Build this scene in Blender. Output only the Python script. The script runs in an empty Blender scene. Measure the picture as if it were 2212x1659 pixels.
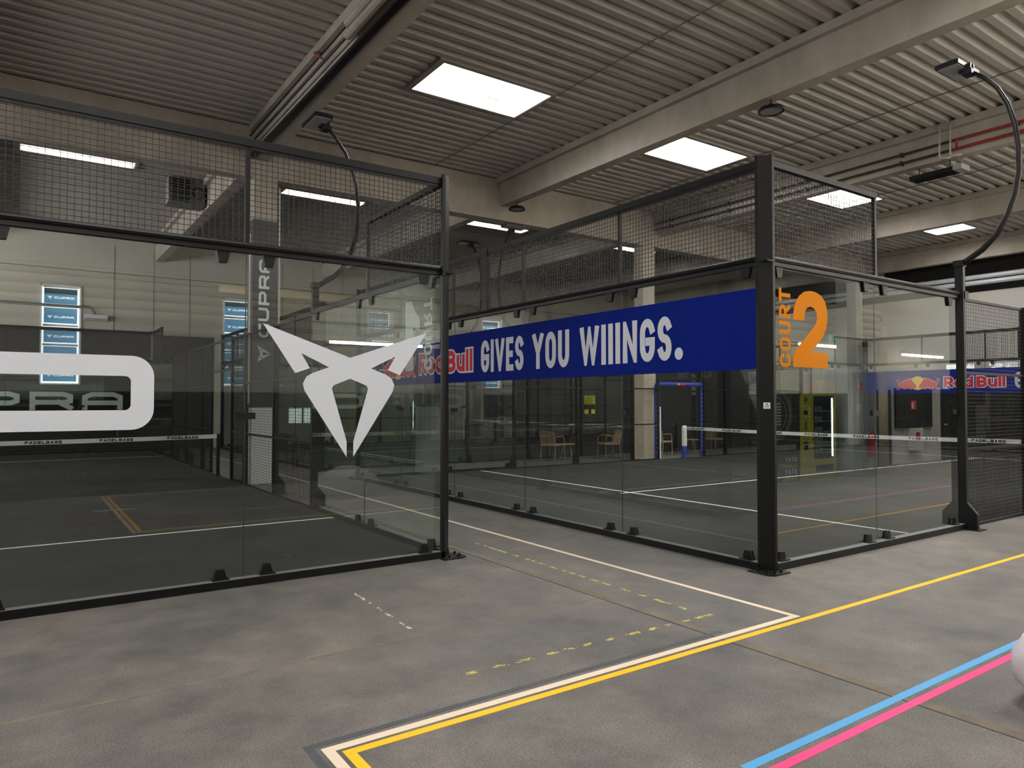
import bpy, bmesh, math, random
from mathutils import Vector, Matrix
random.seed(7)
S = bpy.context.scene
COL = S.collection
R = math.radians

# ------------------------------------------------------------------ camera, world, exposure
cam_d = bpy.data.cameras.new('camera'); cam = bpy.data.objects.new('camera', cam_d); COL.objects.link(cam)
S.camera = cam
cam_d.sensor_fit = 'HORIZONTAL'; cam_d.sensor_width = 36.0
cam_d.lens = 1538.2 / 2212.0 * 36.0
cam_d.clip_start = 0.05; cam_d.clip_end = 200
YAW, PITCH = R(55.2577), R(1.4917)
cam.location = (-5.9908, -4.3003, 1.6198)
cam.rotation_euler = (R(90) + PITCH, 0, YAW - R(90))

W = bpy.data.worlds.new('world'); S.world = W; W.use_nodes = True
W.node_tree.nodes['Background'].inputs[0].default_value = (0.75, 0.85, 1.0, 1)
W.node_tree.nodes['Background'].inputs[1].default_value = 1.0
S.view_settings.view_transform = 'Standard'
S.view_settings.look = 'None'
S.view_settings.exposure = -0.12
S.view_settings.gamma = 1.0
S.view_settings.use_curve_mapping = False
cy = S.cycles
cy.use_denoising = True
cy.max_bounces = 8; cy.diffuse_bounces = 4; cy.glossy_bounces = 4
cy.transmission_bounces = 4; cy.transparent_max_bounces = 40
cy.sample_clamp_indirect = 6.0
cy.caustics_reflective = False; cy.caustics_refractive = False

SKYLIGHT = 36.0       # brightness of the daylight panes in the roof
WEST = 3.0  # added fill band on the west wall
WESTN = 17.0  # added fill band farther along the west wall
SOUTH = 3.5           # added fill band high over the lounge
TUBE = 150.0          # fluorescent tubes over the lounge, added fill tubes included

# ------------------------------------------------------------------ materials
def lin(c):
    r = []
    for v in c:
        v = v / 255.0
        r.append(v / 12.92 if v <= 0.04045 else ((v + 0.055) / 1.055) ** 2.4)
    return (r[0], r[1], r[2], 1.0)

def pm(name, rgb, rough=0.6, metal=0.0, spec=0.5, var=0.0, scale=4.0, bump=0.0, bscale=60.0, rgb2=None, stretch=None):
    m = bpy.data.materials.new(name); m.use_nodes = True
    nt = m.node_tree; b = nt.nodes['Principled BSDF']
    b.inputs['Roughness'].default_value = rough
    b.inputs['Metallic'].default_value = metal
    b.inputs['Specular IOR Level'].default_value = spec
    c = lin(rgb); b.inputs['Base Color'].default_value = c
    if var > 0 or rgb2:
        tc = nt.nodes.new('ShaderNodeTexCoord'); mp = nt.nodes.new('ShaderNodeMapping')
        if stretch: mp.inputs['Scale'].default_value = stretch
        n = nt.nodes.new('ShaderNodeTexNoise'); n.inputs['Scale'].default_value = scale; n.inputs['Detail'].default_value = 6
        n.inputs['Roughness'].default_value = 0.65
        r = nt.nodes.new('ShaderNodeValToRGB')
        c2 = lin(rgb2) if rgb2 else tuple(min(1, v * (1 + var)) for v in c[:3]) + (1,)
        c1 = c if rgb2 else tuple(v * (1 - var) for v in c[:3]) + (1,)
        r.color_ramp.elements[0].position = 0.3; r.color_ramp.elements[1].position = 0.7
        r.color_ramp.elements[0].color = c1; r.color_ramp.elements[1].color = c2
        nt.links.new(tc.outputs['Object'], mp.inputs[0]); nt.links.new(mp.outputs[0], n.inputs[0])
        nt.links.new(n.outputs[0], r.inputs[0]); nt.links.new(r.outputs[0], b.inputs['Base Color'])
    if bump > 0:
        tc = nt.nodes.new('ShaderNodeTexCoord')
        n = nt.nodes.new('ShaderNodeTexNoise'); n.inputs['Scale'].default_value = bscale; n.inputs['Detail'].default_value = 4
        bp = nt.nodes.new('ShaderNodeBump'); bp.inputs['Strength'].default_value = bump; bp.inputs['Distance'].default_value = 0.01
        nt.links.new(tc.outputs['Object'], n.inputs[0]); nt.links.new(n.outputs[0], bp.inputs['Height'])
        nt.links.new(bp.outputs[0], b.inputs['Normal'])
    return m

def em(name, rgb, strength):
    m = bpy.data.materials.new(name); m.use_nodes = True
    nt = m.node_tree; b = nt.nodes['Principled BSDF']
    b.inputs['Base Color'].default_value = lin(rgb)
    b.inputs['Emission Color'].default_value = lin(rgb)
    b.inputs['Emission Strength'].default_value = strength
    return m

def glass_mat(name, tint=(0.92, 0.965, 0.945), gain=2.0):
    m = bpy.data.materials.new(name); m.use_nodes = True
    nt = m.node_tree; nt.nodes.clear()
    out = nt.nodes.new('ShaderNodeOutputMaterial')
    tr = nt.nodes.new('ShaderNodeBsdfTransparent'); tr.inputs[0].default_value = tint + (1,)
    tb = nt.nodes.new('ShaderNodeBsdfTransparent'); tb.inputs[0].default_value = (1, 1, 1, 1)
    gl = nt.nodes.new('ShaderNodeBsdfGlossy'); gl.inputs['Roughness'].default_value = 0.0
    gl.inputs[0].default_value = (0.95, 1.0, 0.97, 1)
    fr = nt.nodes.new('ShaderNodeFresnel'); fr.inputs[0].default_value = 1.52
    mu = nt.nodes.new('ShaderNodeMath'); mu.operation = 'MULTIPLY'; mu.inputs[1].default_value = gain; mu.use_clamp = True
    mx = nt.nodes.new('ShaderNodeMixShader'); m2 = nt.nodes.new('ShaderNodeMixShader')
    ge = nt.nodes.new('ShaderNodeNewGeometry')
    nt.links.new(fr.outputs[0], mu.inputs[0]); nt.links.new(mu.outputs[0], mx.inputs[0])
    nt.links.new(tr.outputs[0], mx.inputs[1]); nt.links.new(gl.outputs[0], mx.inputs[2])
    nt.links.new(ge.outputs['Backfacing'], m2.inputs[0])
    nt.links.new(mx.outputs[0], m2.inputs[1]); nt.links.new(tb.outputs[0], m2.inputs[2])
    nt.links.new(m2.outputs[0], out.inputs[0])
    return m

def floor_mat():
    m = bpy.data.materials.new('worn_concrete_floor'); m.use_nodes = True
    nt = m.node_tree; b = nt.nodes['Principled BSDF']; N = nt.nodes.new; L = nt.links.new
    tc = N('ShaderNodeTexCoord')
    def noise(sc, det, rough, stretch=(1, 1, 1), rot=0.0):
        mp = N('ShaderNodeMapping'); mp.inputs['Scale'].default_value = stretch; mp.inputs['Rotation'].default_value = (0, 0, rot)
        n = N('ShaderNodeTexNoise'); n.inputs['Scale'].default_value = sc; n.inputs['Detail'].default_value = det; n.inputs['Roughness'].default_value = rough
        L(tc.outputs['Object'], mp.inputs[0]); L(mp.outputs[0], n.inputs[0]); return n.outputs[0]
    def ramp(src, p0, c0, p1, c1):
        r = N('ShaderNodeValToRGB'); e = r.color_ramp.elements
        e[0].position = p0; e[0].color = c0; e[1].position = p1; e[1].color = c1
        L(src, r.inputs[0]); return r.outputs[0]
    def mix(f, a, c, mode='MIX'):
        x = N('ShaderNodeMix'); x.data_type = 'RGBA'; x.blend_type = mode
        if isinstance(f, float): x.inputs['Factor'].default_value = f
        else: L(f, x.inputs['Factor'])
        for s, k in ((a, 'A'), (c, 'B')):
            sock = [i for i in x.inputs if i.name == k and i.type == 'RGBA'][0]
            if isinstance(s, tuple): sock.default_value = s
            else: L(s, sock)
        return [o for o in x.outputs if o.type == 'RGBA'][0]
    big = ramp(noise(0.55, 5, 0.6), 0.32, lin((88, 88, 87)), 0.68, lin((117, 112, 106)))
    mid = ramp(noise(3.0, 8, 0.7), 0.3, (0.60, 0.60, 0.61, 1), 0.70, (1.25, 1.21, 1.17, 1))
    c = mix(1.0, big, mid, 'MULTIPLY')
    grit = ramp(noise(95, 4, 0.85), 0.36, (0.5, 0.5, 0.5, 1), 0.66, (1.55, 1.52, 1.48, 1))
    c = mix(1.0, c, grit, 'MULTIPLY')
    scr = ramp(noise(2.2, 9, 0.75, (1.0, 9.0, 1.0), 0.5), 0.62, (0, 0, 0, 1), 0.80, (0.5, 0.5, 0.5, 1))
    c = mix(scr, c, lin((150, 140, 128)))
    sp = ramp(noise(45, 2, 0.5), 0.76, (0, 0, 0, 1), 0.80, (1, 1, 1, 1))
    c = mix(sp, c, lin((178, 170, 158)))
    L(c, b.inputs['Base Color'])
    rr = N('ShaderNodeMapRange'); rr.inputs[3].default_value = 0.42; rr.inputs[4].default_value = 0.75
    L(noise(1.5, 6, 0.7), rr.inputs[0]); L(rr.outputs[0], b.inputs['Roughness'])
    b.inputs['Specular IOR Level'].default_value = 0.35
    bp = N('ShaderNodeBump'); bp.inputs['Strength'].default_value = 0.12; bp.inputs['Distance'].default_value = 0.01
    L(noise(90, 5, 0.7), bp.inputs['Height']); L(bp.outputs[0], b.inputs['Normal'])
    return m

M = {}
M['floor'] = floor_mat()
M['turf'] = pm('black_turf', (56, 56, 54), 0.95, spec=0.1, var=0.22, scale=1.2, bump=0.5, bscale=400)
M['line'] = pm('white_turf_line', (232, 232, 226), 0.8, spec=0.2)
M['steel'] = pm('black_powder_coated_steel', (9, 9, 10), 0.45, spec=0.3, var=0.08, scale=3)
M['wire'] = pm('black_welded_wire', (26, 25, 26), 0.5, spec=0.4)
M['glass'] = glass_mat('toughened_glass')
M['conc'] = pm('precast_concrete', (148, 141, 131), 0.85, spec=0.25, var=0.0, scale=1.3, rgb2=(176, 168, 157), stretch=(1, 1, 0.5), bump=0.15, bscale=25)
M['deck'] = pm('painted_roof_deck', (178, 173, 165), 0.5, spec=0.4, var=0.05, scale=0.8)
M['wallp'] = pm('pale_wall_panel', (182, 178, 169), 0.8, spec=0.3, var=0.05, scale=0.7)
M['walle'] = pm('white_wall_panel', (205, 200, 192), 0.8, spec=0.3, var=0.03, scale=0.7)
M['wallg'] = pm('grey_green_wall', (178, 179, 166), 0.8, spec=0.3, var=0.06, scale=0.9)
M['dark'] = pm('dark_wall_paint', (31, 30, 29), 0.7, spec=0.35, var=0.15, scale=1.0)
M['black'] = pm('matt_black', (16, 16, 17), 0.75, spec=0.3)
M['white'] = pm('white_paint', (225, 225, 222), 0.6, spec=0.4)
M['vinyl'] = pm('white_vinyl', (214, 217, 223), 0.7, spec=0.15)
M['vinylgrey'] = pm('pale_grey_vinyl', (205, 208, 206), 0.6, spec=0.3)
M['blue'] = pm('deep_blue_banner', (2, 27, 118), 0.7, spec=0.12, var=0.05, scale=2)
M['red'] = pm('banner_red', (196, 18, 48), 0.5, spec=0.3)
M['yellow'] = pm('banner_yellow', (236, 196, 40), 0.5, spec=0.3)
M['orange'] = pm('orange_vinyl', (202, 122, 14), 0.7, spec=0.1)
M['tapew'] = pm('cream_floor_tape', (222, 203, 178), 0.55, spec=0.3, var=0.03)
M['tapey'] = pm('amber_floor_tape', (252, 186, 34), 0.5, spec=0.3, var=0.02)
M['taped'] = pm('dark_tape_residue', (74, 77, 79), 0.6, spec=0.3, var=0.18, scale=8)
M['tapeb'] = pm('blue_floor_tape', (84, 156, 206), 0.5, spec=0.3, var=0.03)
M['tapep'] = pm('pink_floor_tape', (252, 68, 128), 0.5, spec=0.3, var=0.02)
M['dash'] = pm('worn_yellow_paint', (196, 180, 92), 0.8, spec=0.2, var=0.15, scale=20)
M['sky'] = em('daylight_pane', (250, 251, 253), SKYLIGHT)
M['west'] = em('west_fill_pane', (250, 247, 246), WEST)
M['south'] = em('south_fill_pane', (250, 246, 247), SOUTH)
M['shaft'] = pm('white_shaft_lining', (226, 218, 200), 0.7, spec=0.3)
M['tube'] = em('fluorescent_tube', (255, 246, 228), TUBE)
M['film'] = em('blue_window_film', (84, 134, 166), 0.62)
M['filmd'] = em('dark_window_film', (40, 58, 70), 0.6)
M['clear'] = em('bright_window_glass', (236, 240, 240), 1.15)
M['logo'] = em('white_window_lettering', (240, 240, 240), 0.85)
M['greenview'] = em('sunlit_foliage_glass', (120, 160, 90), 0.5)
M['duct'] = pm('cream_painted_duct', (196, 186, 160), 0.5, spec=0.4)
M['silver'] = pm('galvanised_duct', (214, 216, 220), 0.4, metal=0.15)
M['redpipe'] = pm('red_pipe_paint', (130, 22, 24), 0.45)
M['darkpipe'] = pm('dark_green_pipe', (22, 32, 28), 0.45)
M['whitepipe'] = pm('white_conduit', (190, 186, 178), 0.5)
M['lime'] = pm('lime_vending_cabinet', (176, 172, 28), 0.45, spec=0.5)
M['vglass'] = pm('dark_vending_glass', (14, 24, 26), 0.15, spec=0.6)
M['led'] = em('vending_light_strip', (225, 250, 248), 22.0)
M['can'] = pm('drink_cans', (170, 180, 176), 0.4)
M['rope'] = pm('beige_rope', (178, 152, 116), 0.7)
M['bag'] = pm('pale_beanbag_fabric', (196, 188, 192), 0.85, spec=0.2, var=0.05, scale=3, bump=0.3, bscale=12)
M['bagd'] = pm('grey_beanbag_fabric', (120, 122, 122), 0.85, spec=0.2, var=0.05, scale=3, bump=0.3, bscale=12)
M['pad'] = pm('blue_padding', (40, 58, 150), 0.6, spec=0.4, var=0.05)
M['sign_y'] = pm('yellow_sign', (206, 206, 40), 0.6)
M['sign_g'] = em('green_exit_sign', (70, 150, 100), 0.9)
M['sign_r'] = pm('red_safety_sign', (176, 30, 34), 0.5)
M['seal'] = pm('dark_glass_seal', (34, 42, 38), 0.5)
M['railtop'] = pm('grey_steel_face', (96, 98, 96), 0.6, var=0.12, scale=5)
M['cream'] = pm('cream_column_paint', (232, 216, 190), 0.7, spec=0.3, var=0.02)
M['ductshade'] = pm('duct_gap_shade', (92, 84, 68), 0.8, spec=0.2)
M['net'] = pm('black_net_cord', (24, 26, 24), 0.8)
M['fabric'] = pm('black_windscreen', (30, 32, 32), 0.85, spec=0.2, var=0.2, scale=1.5)
M['greypaint'] = pm('grey_column_paint', (142, 147, 146), 0.6)
M['greyfilm'] = pm('anthracite_column_wrap', (58, 58, 60), 0.6, var=0.04)
M['gold'] = pm('gold_balloon', (190, 150, 70), 0.4)
M['lampface'] = pm('led_lens_off', (150, 152, 152), 0.3)
M['grill'] = pm('grey_sheet_metal', (110, 112, 112), 0.5)
M['wood'] = pm('pale_timber', (190, 165, 120), 0.6)

# ------------------------------------------------------------------ mesh helpers
class MB:
    def __init__(s): s.v = []; s.f = []
    def box(s, a, b):
        x0, y0, z0 = [min(p, q) for p, q in zip(a, b)]; x1, y1, z1 = [max(p, q) for p, q in zip(a, b)]
        n = len(s.v)
        s.v += [(x0, y0, z0), (x1, y0, z0), (x1, y1, z0), (x0, y1, z0), (x0, y0, z1), (x1, y0, z1), (x1, y1, z1), (x0, y1, z1)]
        for q in ((0, 3, 2, 1), (4, 5, 6, 7), (0, 1, 5, 4), (1, 2, 6, 5), (2, 3, 7, 6), (3, 0, 4, 7)): s.f.append(tuple(n + i for i in q))
        return s
    def tube(s, pts, r, k=8, caps=True):
        pts = [Vector(p) for p in pts]; n0 = len(s.v); up = None
        rs = r if isinstance(r, (list, tuple)) else [r] * len(pts)
        for i, p in enumerate(pts):
            t = (pts[min(i + 1, len(pts) - 1)] - pts[max(i - 1, 0)]).normalized()
            if up is None:
                up = Vector((0, 0, 1)) if abs(t.z) < 0.9 else Vector((1, 0, 0))
            a = t.cross(up).normalized(); bb = a.cross(t).normalized(); up = bb
            for j in range(k):
                an = 2 * math.pi * j / k
                s.v.append(tuple(p + a * math.cos(an) * rs[i] + bb * math.sin(an) * rs[i]))
        for i in range(len(pts) - 1):
            for j in range(k):
                a = n0 + i * k + j; b = n0 + i * k + (j + 1) % k
                s.f.append((a, b, b + k, a + k))
        if caps:
            s.f.append(tuple(n0 + j for j in range(k))[::-1]); s.f.append(tuple(n0 + (len(pts) - 1) * k + j for j in range(k)))
        return s
    def bar(s, a, b, w, h):            # rectangular bar between two points (w sideways, h upwards)
        a = Vector(a); b = Vector(b); t = (b - a).normalized()
        up = Vector((0, 0, 1)) if abs(t.z) < 0.95 else Vector((0, 1, 0))
        sd = t.cross(up).normalized() * w / 2; u = sd.cross(t).normalized() * h / 2
        n = len(s.v)
        for p in (a, b):
            for q in (sd + u, sd - u, -sd - u, -sd + u): s.v.append(tuple(p + q))
        for q in ((0, 1, 2, 3), (7, 6, 5, 4), (0, 4, 5, 1), (1, 5, 6, 2), (2, 6, 7, 3), (3, 7, 4, 0)): s.f.append(tuple(n + i for i in q))
        return s
    def prism(s, poly, fn, d0, d1):     # poly: 2D outline; fn(a,b,d) -> xyz
        n = len(s.v); k = len(poly)
        for d in (d0, d1):
            for a, b in poly: s.v.append(tuple(fn(a, b, d)))
        s.f.append(tuple(n + i for i in range(k))[::-1]); s.f.append(tuple(n + k + i for i in range(k)))
        for i in range(k): s.f.append((n + i, n + (i + 1) % k, n + k + (i + 1) % k, n + k + i))
        return s
    def flat(s, polys, fn, d=0.0):
        for i, poly in enumerate(polys):
            n = len(s.v); dd = d + (i % 9) * 6e-5      # overlapping strokes lie in thin layers
            for a, b in poly: s.v.append(tuple(fn(a, b, dd)))
            s.f.append(tuple(range(n, n + len(poly))))
        return s
    def ring(s, c, r, rt, axis='z', k=24, m=6):
        n0 = len(s.v)
        for i in range(k):
            a = 2 * math.pi * i / k
            for j in range(m):
                b = 2 * math.pi * j / m
                x = (r + rt * math.cos(b)) * math.cos(a); y = (r + rt * math.cos(b)) * math.sin(a); z = rt * math.sin(b)
                p = {'z': (x, y, z), 'y': (x, z, y), 'x': (z, x, y)}[axis]
                s.v.append(tuple(c[q] + p[q] for q in range(3)))
        for i in range(k):
            for j in range(m):
                s.f.append((n0 + i * m + j, n0 + i * m + (j + 1) % m, n0 + ((i + 1) % k) * m + (j + 1) % m, n0 + ((i + 1) % k) * m + j))
        return s
    def mesh(s, name, mat, smooth=False, recalc=True):
        me = bpy.data.meshes.new(name); me.from_pydata(s.v, [], s.f); me.materials.append(mat)
        if recalc:
            bm = bmesh.new(); bm.from_mesh(me); bmesh.ops.recalc_face_normals(bm, faces=bm.faces); bm.to_mesh(me); bm.free()
        if smooth:
            for p in me.polygons: p.use_smooth = True
        me.update(); return me
    def build(s, name, mat, parent=None, smooth=False, recalc=True, label=None):
        o = bpy.data.objects.new(name, s.mesh(name, mat, smooth, recalc)); COL.objects.link(o)
        if parent is not None: o.parent = parent
        if label: o['label'] = label
        return o

def B(a, b): return MB().box(a, b)
def empty(name, label, cat, loc=(0, 0, 0), rz=0.0, group=None):
    o = bpy.data.objects.new(name, None); COL.objects.link(o); o.empty_display_size = 0.2
    o.location = loc; o.rotation_euler = (0, 0, rz); o['label'] = label; o['category'] = cat
    if group: o['group'] = group
    return o
def tag(o, label, cat, group=None):
    o['label'] = label; o['category'] = cat
    if group: o['group'] = group
    return o
def struct(o, label=None):
    o['kind'] = 'structure'
    if label: o['label'] = label
    return o
def copy_tree(o, parent=None):
    c = o.copy(); COL.objects.link(c)
    if parent is not None: c.parent = parent
    for ch in list(o.children): copy_tree(ch, c)
    return c
def smooth_by_subsurf(o, lv=2):
    m = o.modifiers.new('subsurf', 'SUBSURF'); m.levels = lv; m.render_levels = lv

# ------------------------------------------------------------------ stroke lettering
def arc(cx, cy_, rx, ry, a0, a1, n=14):
    return [(cx + rx * math.cos(R(a0 + (a1 - a0) * i / n)), cy_ + ry * math.sin(R(a0 + (a1 - a0) * i / n))) for i in range(n + 1)]
G = {
 'A': [[(0, 0), (.5, 1), (1, 0)], [(.2, .33), (.8, .33)]],
 'B': [[(0, 0), (0, 1), (.45, 1)] + arc(.45, .76, .5, .24, 90, -90, 8) + [(0, .52)], [(0, .52), (.5, .52)] + arc(.5, .26, .5, .26, 90, -90, 8) + [(0, 0)]],
 'C': [arc(.5, .68, .5, .32, 10, 180, 9) + arc(.5, .32, .5, .32, 180, 350, 9)],
 'D': [[(0, 0), (0, 1), (.45, 1)] + arc(.45, .65, .55, .35, 90, 0, 6) + arc(.45, .35, .55, .35, 0, -90, 6) + [(0, 0)]],
 'E': [[(1, 1), (0, 1), (0, 0), (1, 0)], [(0, .5), (.85, .5)]],
 'G': [arc(.5, .70, .5, .30, 20, 180, 9) + arc(.5, .30, .5, .30, 180, 360, 9) + [(1, .46), (.58, .46)]],
 'I': [[(.5, 0), (.5, 1)]],
 'L': [[(0, 1), (0, 0), (1, 0)]],
 'N': [[(0, 0), (0, 1), (1, 0), (1, 1)]],
 'O': [arc(.5, .68, .5, .32, 0, 180, 12) + arc(.5, .32, .5, .32, 180, 360, 12) + [(1, .68)]],
 'P': [[(0, 0), (0, 1), (.5, 1)] + arc(.5, .73, .5, .27, 90, -90, 8) + [(0, .46)]],
 'R': [[(0, 0), (0, 1), (.5, 1)] + arc(.5, .73, .5, .27, 90, -90, 8) + [(0, .46)], [(.45, .46), (1, 0)]],
 'S': [arc(.5, .75, .5, .25, 25, 270, 12) + arc(.5, .25, .5, .25, 90, -155, 12)],
 'T': [[(0, 1), (1, 1)], [(.5, 1), (.5, 0)]],
 'U': [[(0, 1), (0, .32)] + arc(.5, .32, .5, .32, 180, 360, 12) + [(1, .32), (1, 1)]],
 'V': [[(0, 1), (.5, 0), (1, 1)]],
 'W': [[(0, 1), (.25, 0), (.5, 1), (.75, 0), (1, 1)]],
 'Y': [[(0, 1), (.5, .45), (1, 1)], [(.5, .5), (.5, 0)]],
 'e': [arc(.5, .35, .5, .35, 0, 180, 10) + arc(.5, .35, .5, .35, 180, 320, 8), [(1, .36), (0, .36)]],
 'd': [arc(.5, .35, .5, .35, 0, 180, 10) + arc(.5, .35, .5, .35, 180, 360, 10), [(1, 0), (1, 1)]],
 'u': [[(0, .7), (0, .3)] + arc(.5, .3, .5, .3, 180, 360, 10) + [(1, .3), (1, .7)], [(1, 0), (1, .7)]],
 'l': [[(.5, 0), (.5, 1)]],
 '1': [[(.0, .72), (.6, 1), (.6, 0)]],
 '-': [[(0, .5), (1, .5)]],
}
def sq(x0, x1, y0, y1, r=.3):           # squared wide glyph corners
    return None
CUP = {   # wide squared letters
 'C': [[(1, 1), (.2, 1), (0, .8), (0, .2), (.2, 0), (1, 0)]],
 'U': [[(0, 1), (0, .2), (.2, 0), (.8, 0), (1, .2), (1, 1)]],
 'P': [[(0, 0), (0, 1), (.8, 1), (1, .85), (1, .5), (.85, .36), (0, .36)]],
 'R': [[(0, 0), (0, 1), (.8, 1), (1, .85), (1, .5), (.85, .4), (0, .4)], [(.7, .4), (1, 0)]],
 'A': [[(0, 0), (0, .8), (.2, 1), (.8, 1), (1, .8), (1, 0)], [(0, .36), (1, .36)]],
}
def clip(poly, ymin, ymax):
    for lim, sg in ((ymin, 1), (ymax, -1)):
        out = []
        for i in range(len(poly)):
            a = poly[i]; b = poly[(i + 1) % len(poly)]
            ia = sg * (a[1] - lim) >= -1e-9; ib = sg * (b[1] - lim) >= -1e-9
            if ia: out.append(a)
            if ia != ib:
                t = (lim - a[1]) / (b[1] - a[1]); out.append((a[0] + t * (b[0] - a[0]), lim))
        poly = out
        if len(poly) < 3: return None
    return poly
def stroke(pts, t):
    n = len(pts); L = []; Rr = []
    if n < 2: return []
    pts = [p for i, p in enumerate(pts) if i == 0 or (abs(p[0] - pts[i - 1][0]) + abs(p[1] - pts[i - 1][1])) > 1e-6]
    n = len(pts); closed = abs(pts[0][0] - pts[-1][0]) + abs(pts[0][1] - pts[-1][1]) < 1e-6
    def d(a, b):
        x, y = b[0] - a[0], b[1] - a[1]; l = math.hypot(x, y) or 1; return (x / l, y / l)
    if not closed:                      # square caps
        d0 = d(pts[0], pts[1]); d1 = d(pts[-2], pts[-1])
        pts = [(pts[0][0] - d0[0] * t / 2, pts[0][1] - d0[1] * t / 2)] + pts[1:-1] + [(pts[-1][0] + d1[0] * t / 2, pts[-1][1] + d1[1] * t / 2)]
    for i in range(n):
        if i == 0: da = db = d(pts[0], pts[1]); 
        elif i == n - 1: da = db = d(pts[-2], pts[-1])
        else: da = d(pts[i - 1], pts[i]); db = d(pts[i], pts[i + 1])
        if closed and i in (0, n - 1): da = d(pts[-2], pts[-1]); db = d(pts[0], pts[1])
        mx, my = -(da[1] + db[1]), da[0] + db[0]; l = math.hypot(mx, my) or 1; mx /= l; my /= l
        c = max(0.28, mx * -da[1] + my * da[0]); w = t / 2 / c
        L.append((pts[i][0] + mx * w, pts[i][1] + my * w)); Rr.append((pts[i][0] - mx * w, pts[i][1] - my * w))
    return [[L[i], Rr[i], Rr[i + 1], L[i + 1]] for i in range(n - 1)]
def text(s, h, t, w, gap, font=G, widths={}, grow=0.0):
    """polygons of a line of lettering; baseline at 0, starts at 0; returns polys, total width"""
    x = 0.0; P = []
    for ch in s:
        if ch == ' ': x += w * .55 + gap; continue
        if ch == '.':
            r = t * 0.72 + grow
            P.append([(x + t * .72 + r * math.cos(2 * math.pi * i / 20), t * .72 + r * math.sin(2 * math.pi * i / 20)) for i in range(20)]); x += t * 1.44 + gap; continue
        ww = widths.get(ch, w)
        if ch in 'Il': ww = t
        for st in font[ch]:
            q = [(x + t / 2 + a * (ww - t), t / 2 + b * (h - t)) for a, b in st]
            for p in stroke(q, t + 2 * grow):
                c = clip(p, -grow, h + grow)
                if c: P.append(c)
        x += ww + gap
    return P, x - gap
def place(P, ox, oy, sx=1.0, sy=1.0): return [[(ox + a * sx, oy + b * sy) for a, b in p] for p in P]
def rot90(P): return [[(-b, a) for a, b in p] for p in P]

EMB = [(-.842, 2.345), (-.004, 2.057), (.834, 2.345), (.529, 1.896), (.399, 1.947), (.479, 2.087), (.216, 1.958), (.376, 1.900), (.438, 1.862), (.469, 1.796), (.452, 1.731), (.034, 1.090), (.034, 1.238), (.186, 1.755), (.168, 1.787), (-.002, 1.853), (-.168, 1.787), (-.186, 1.755), (-.034, 1.238), (-.034, 1.090), (-.452, 1.731), (-.469, 1.796), (-.438, 1.862), (-.376, 1.900), (-.216, 1.958), (-.487, 2.085), (-.403, 1.946), (-.542, 1.895)]
EMB = [(a / 0.84, (b - 1.72) / 0.84) for a, b in EMB]     # unit emblem, centred, half width 1
def cut_poly(poly):
    """triangulate a concave outline"""
    from mathutils.geometry import tessellate_polygon
    return [[poly[i] for i in tri] for tri in tessellate_polygon([[Vector((a, b, 0)) for a, b in poly]])]
EMBT = cut_poly(EMB)
def cupra_row(h, wide):
    """small emblem plus the word, total width about wide, height h, centred on 0"""
    P, w = text('CUPRA', h, h * .26, h * 1.5, h * .28, CUP)
    e = h * 1.1; tot = w + 2 * e + h * .7; s = wide / tot
    return place(EMBT, (-tot / 2 + e) * s, 0, e * s, e * s) + place(P, (-tot / 2 + 2 * e + h * .7) * s, -h * s / 2, s, s)

# ------------------------------------------------------------------ room shell
XW, XE, YS, YN, ZD = -14.0, 22.0, -5.4, 22.9, 7.2
struct(B((XW - .3, YS - .3, -0.2), (XE + .3, YN + .6, 0)).build('floor', M['floor']), 'worn grey concrete hall floor')
WINX = (-4.89, .65, 6.25, 11.76)
wn = MB(); wl = MB(); wg = MB()
xs = [XW]
for x in WINX: xs += [x - .56, x + .56]
xs.append(XE)
for i in range(0, len(xs), 2):
    a, b = xs[i], xs[i + 1]
    wn.box((a, YN, 3.95), (b, YN + .3, ZD + .3))
    for c0, c1, t in ((XW, -.2, wl), (-.2, XE, wg)):
        p, q = max(a, c0), min(b, c1)
        if q > p: t.box((p, YN, 0), (q, YN + .3, 3.95))
for x in WINX:
    wn.box((x - .56, YN, 5.42), (x + .56, YN + .3, ZD + .3))
    (wl if x < 0 else wg).box((x - .56, YN, 0), (x + .56, YN + .3, 2.2))
struct(wn.build('wall_north', M['wallp'])); struct(wl.build('wall_north_dark', M['dark'])); struct(wg.build('wall_north_grey', M['wallg']))
jm = MB()
for x in (-6.6, -3.4, -2.2, -1.05, 2.2, 3.4, 4.6, 8, 9.6): jm.box((x, YN - .012, 3.95), (x + .02, YN, 6.9))
jm.box((XW, YN - .02, 5.95), (XE, YN, 5.98))
struct(jm.build('trim_1', M['grill'], None), 'thin panel joints on the pale wall')
ww = struct(B((XW + .01, -5.0, 3.4), (XW + .05, 8.4, 6.3)).build('window_8', M['white']), 'glowing fill band added high along the west wall')  # unseen glowing band, added to brighten the ceiling and beams
for k in range(4): B((XW + .05, -4.9 + k * 3.3, 3.5), (XW + .06, -1.7 + k * 3.3, 6.2)).build('pane', M['west'], ww)  # glowing faces of the added west fill band
ww = struct(B((2.1, YS + .01, 5.25), (21.5, YS + .05, 6.45)).build('window_19', M['white']), 'glowing fill band added high over the lounge')  # added out of view to light the right ceiling and the girder
for k in range(6): B((2.2 + k * 3.2, YS + .05, 5.3), (5.3 + k * 3.2, YS + .06, 6.4)).build('pane', M['south'], ww)  # glowing faces of the added fill band over the lounge
ww = struct(B((XW + .01, 11.4, 3.0), (XW + .05, 22.2, 5.0)).build('window_20', M['white']), 'glowing fill band added on the far part of the west wall')  # added out of view to lift the far bay and north wall
M['westn'] = em('north_west_fill_pane', (250, 248, 246), WESTN)
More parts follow.
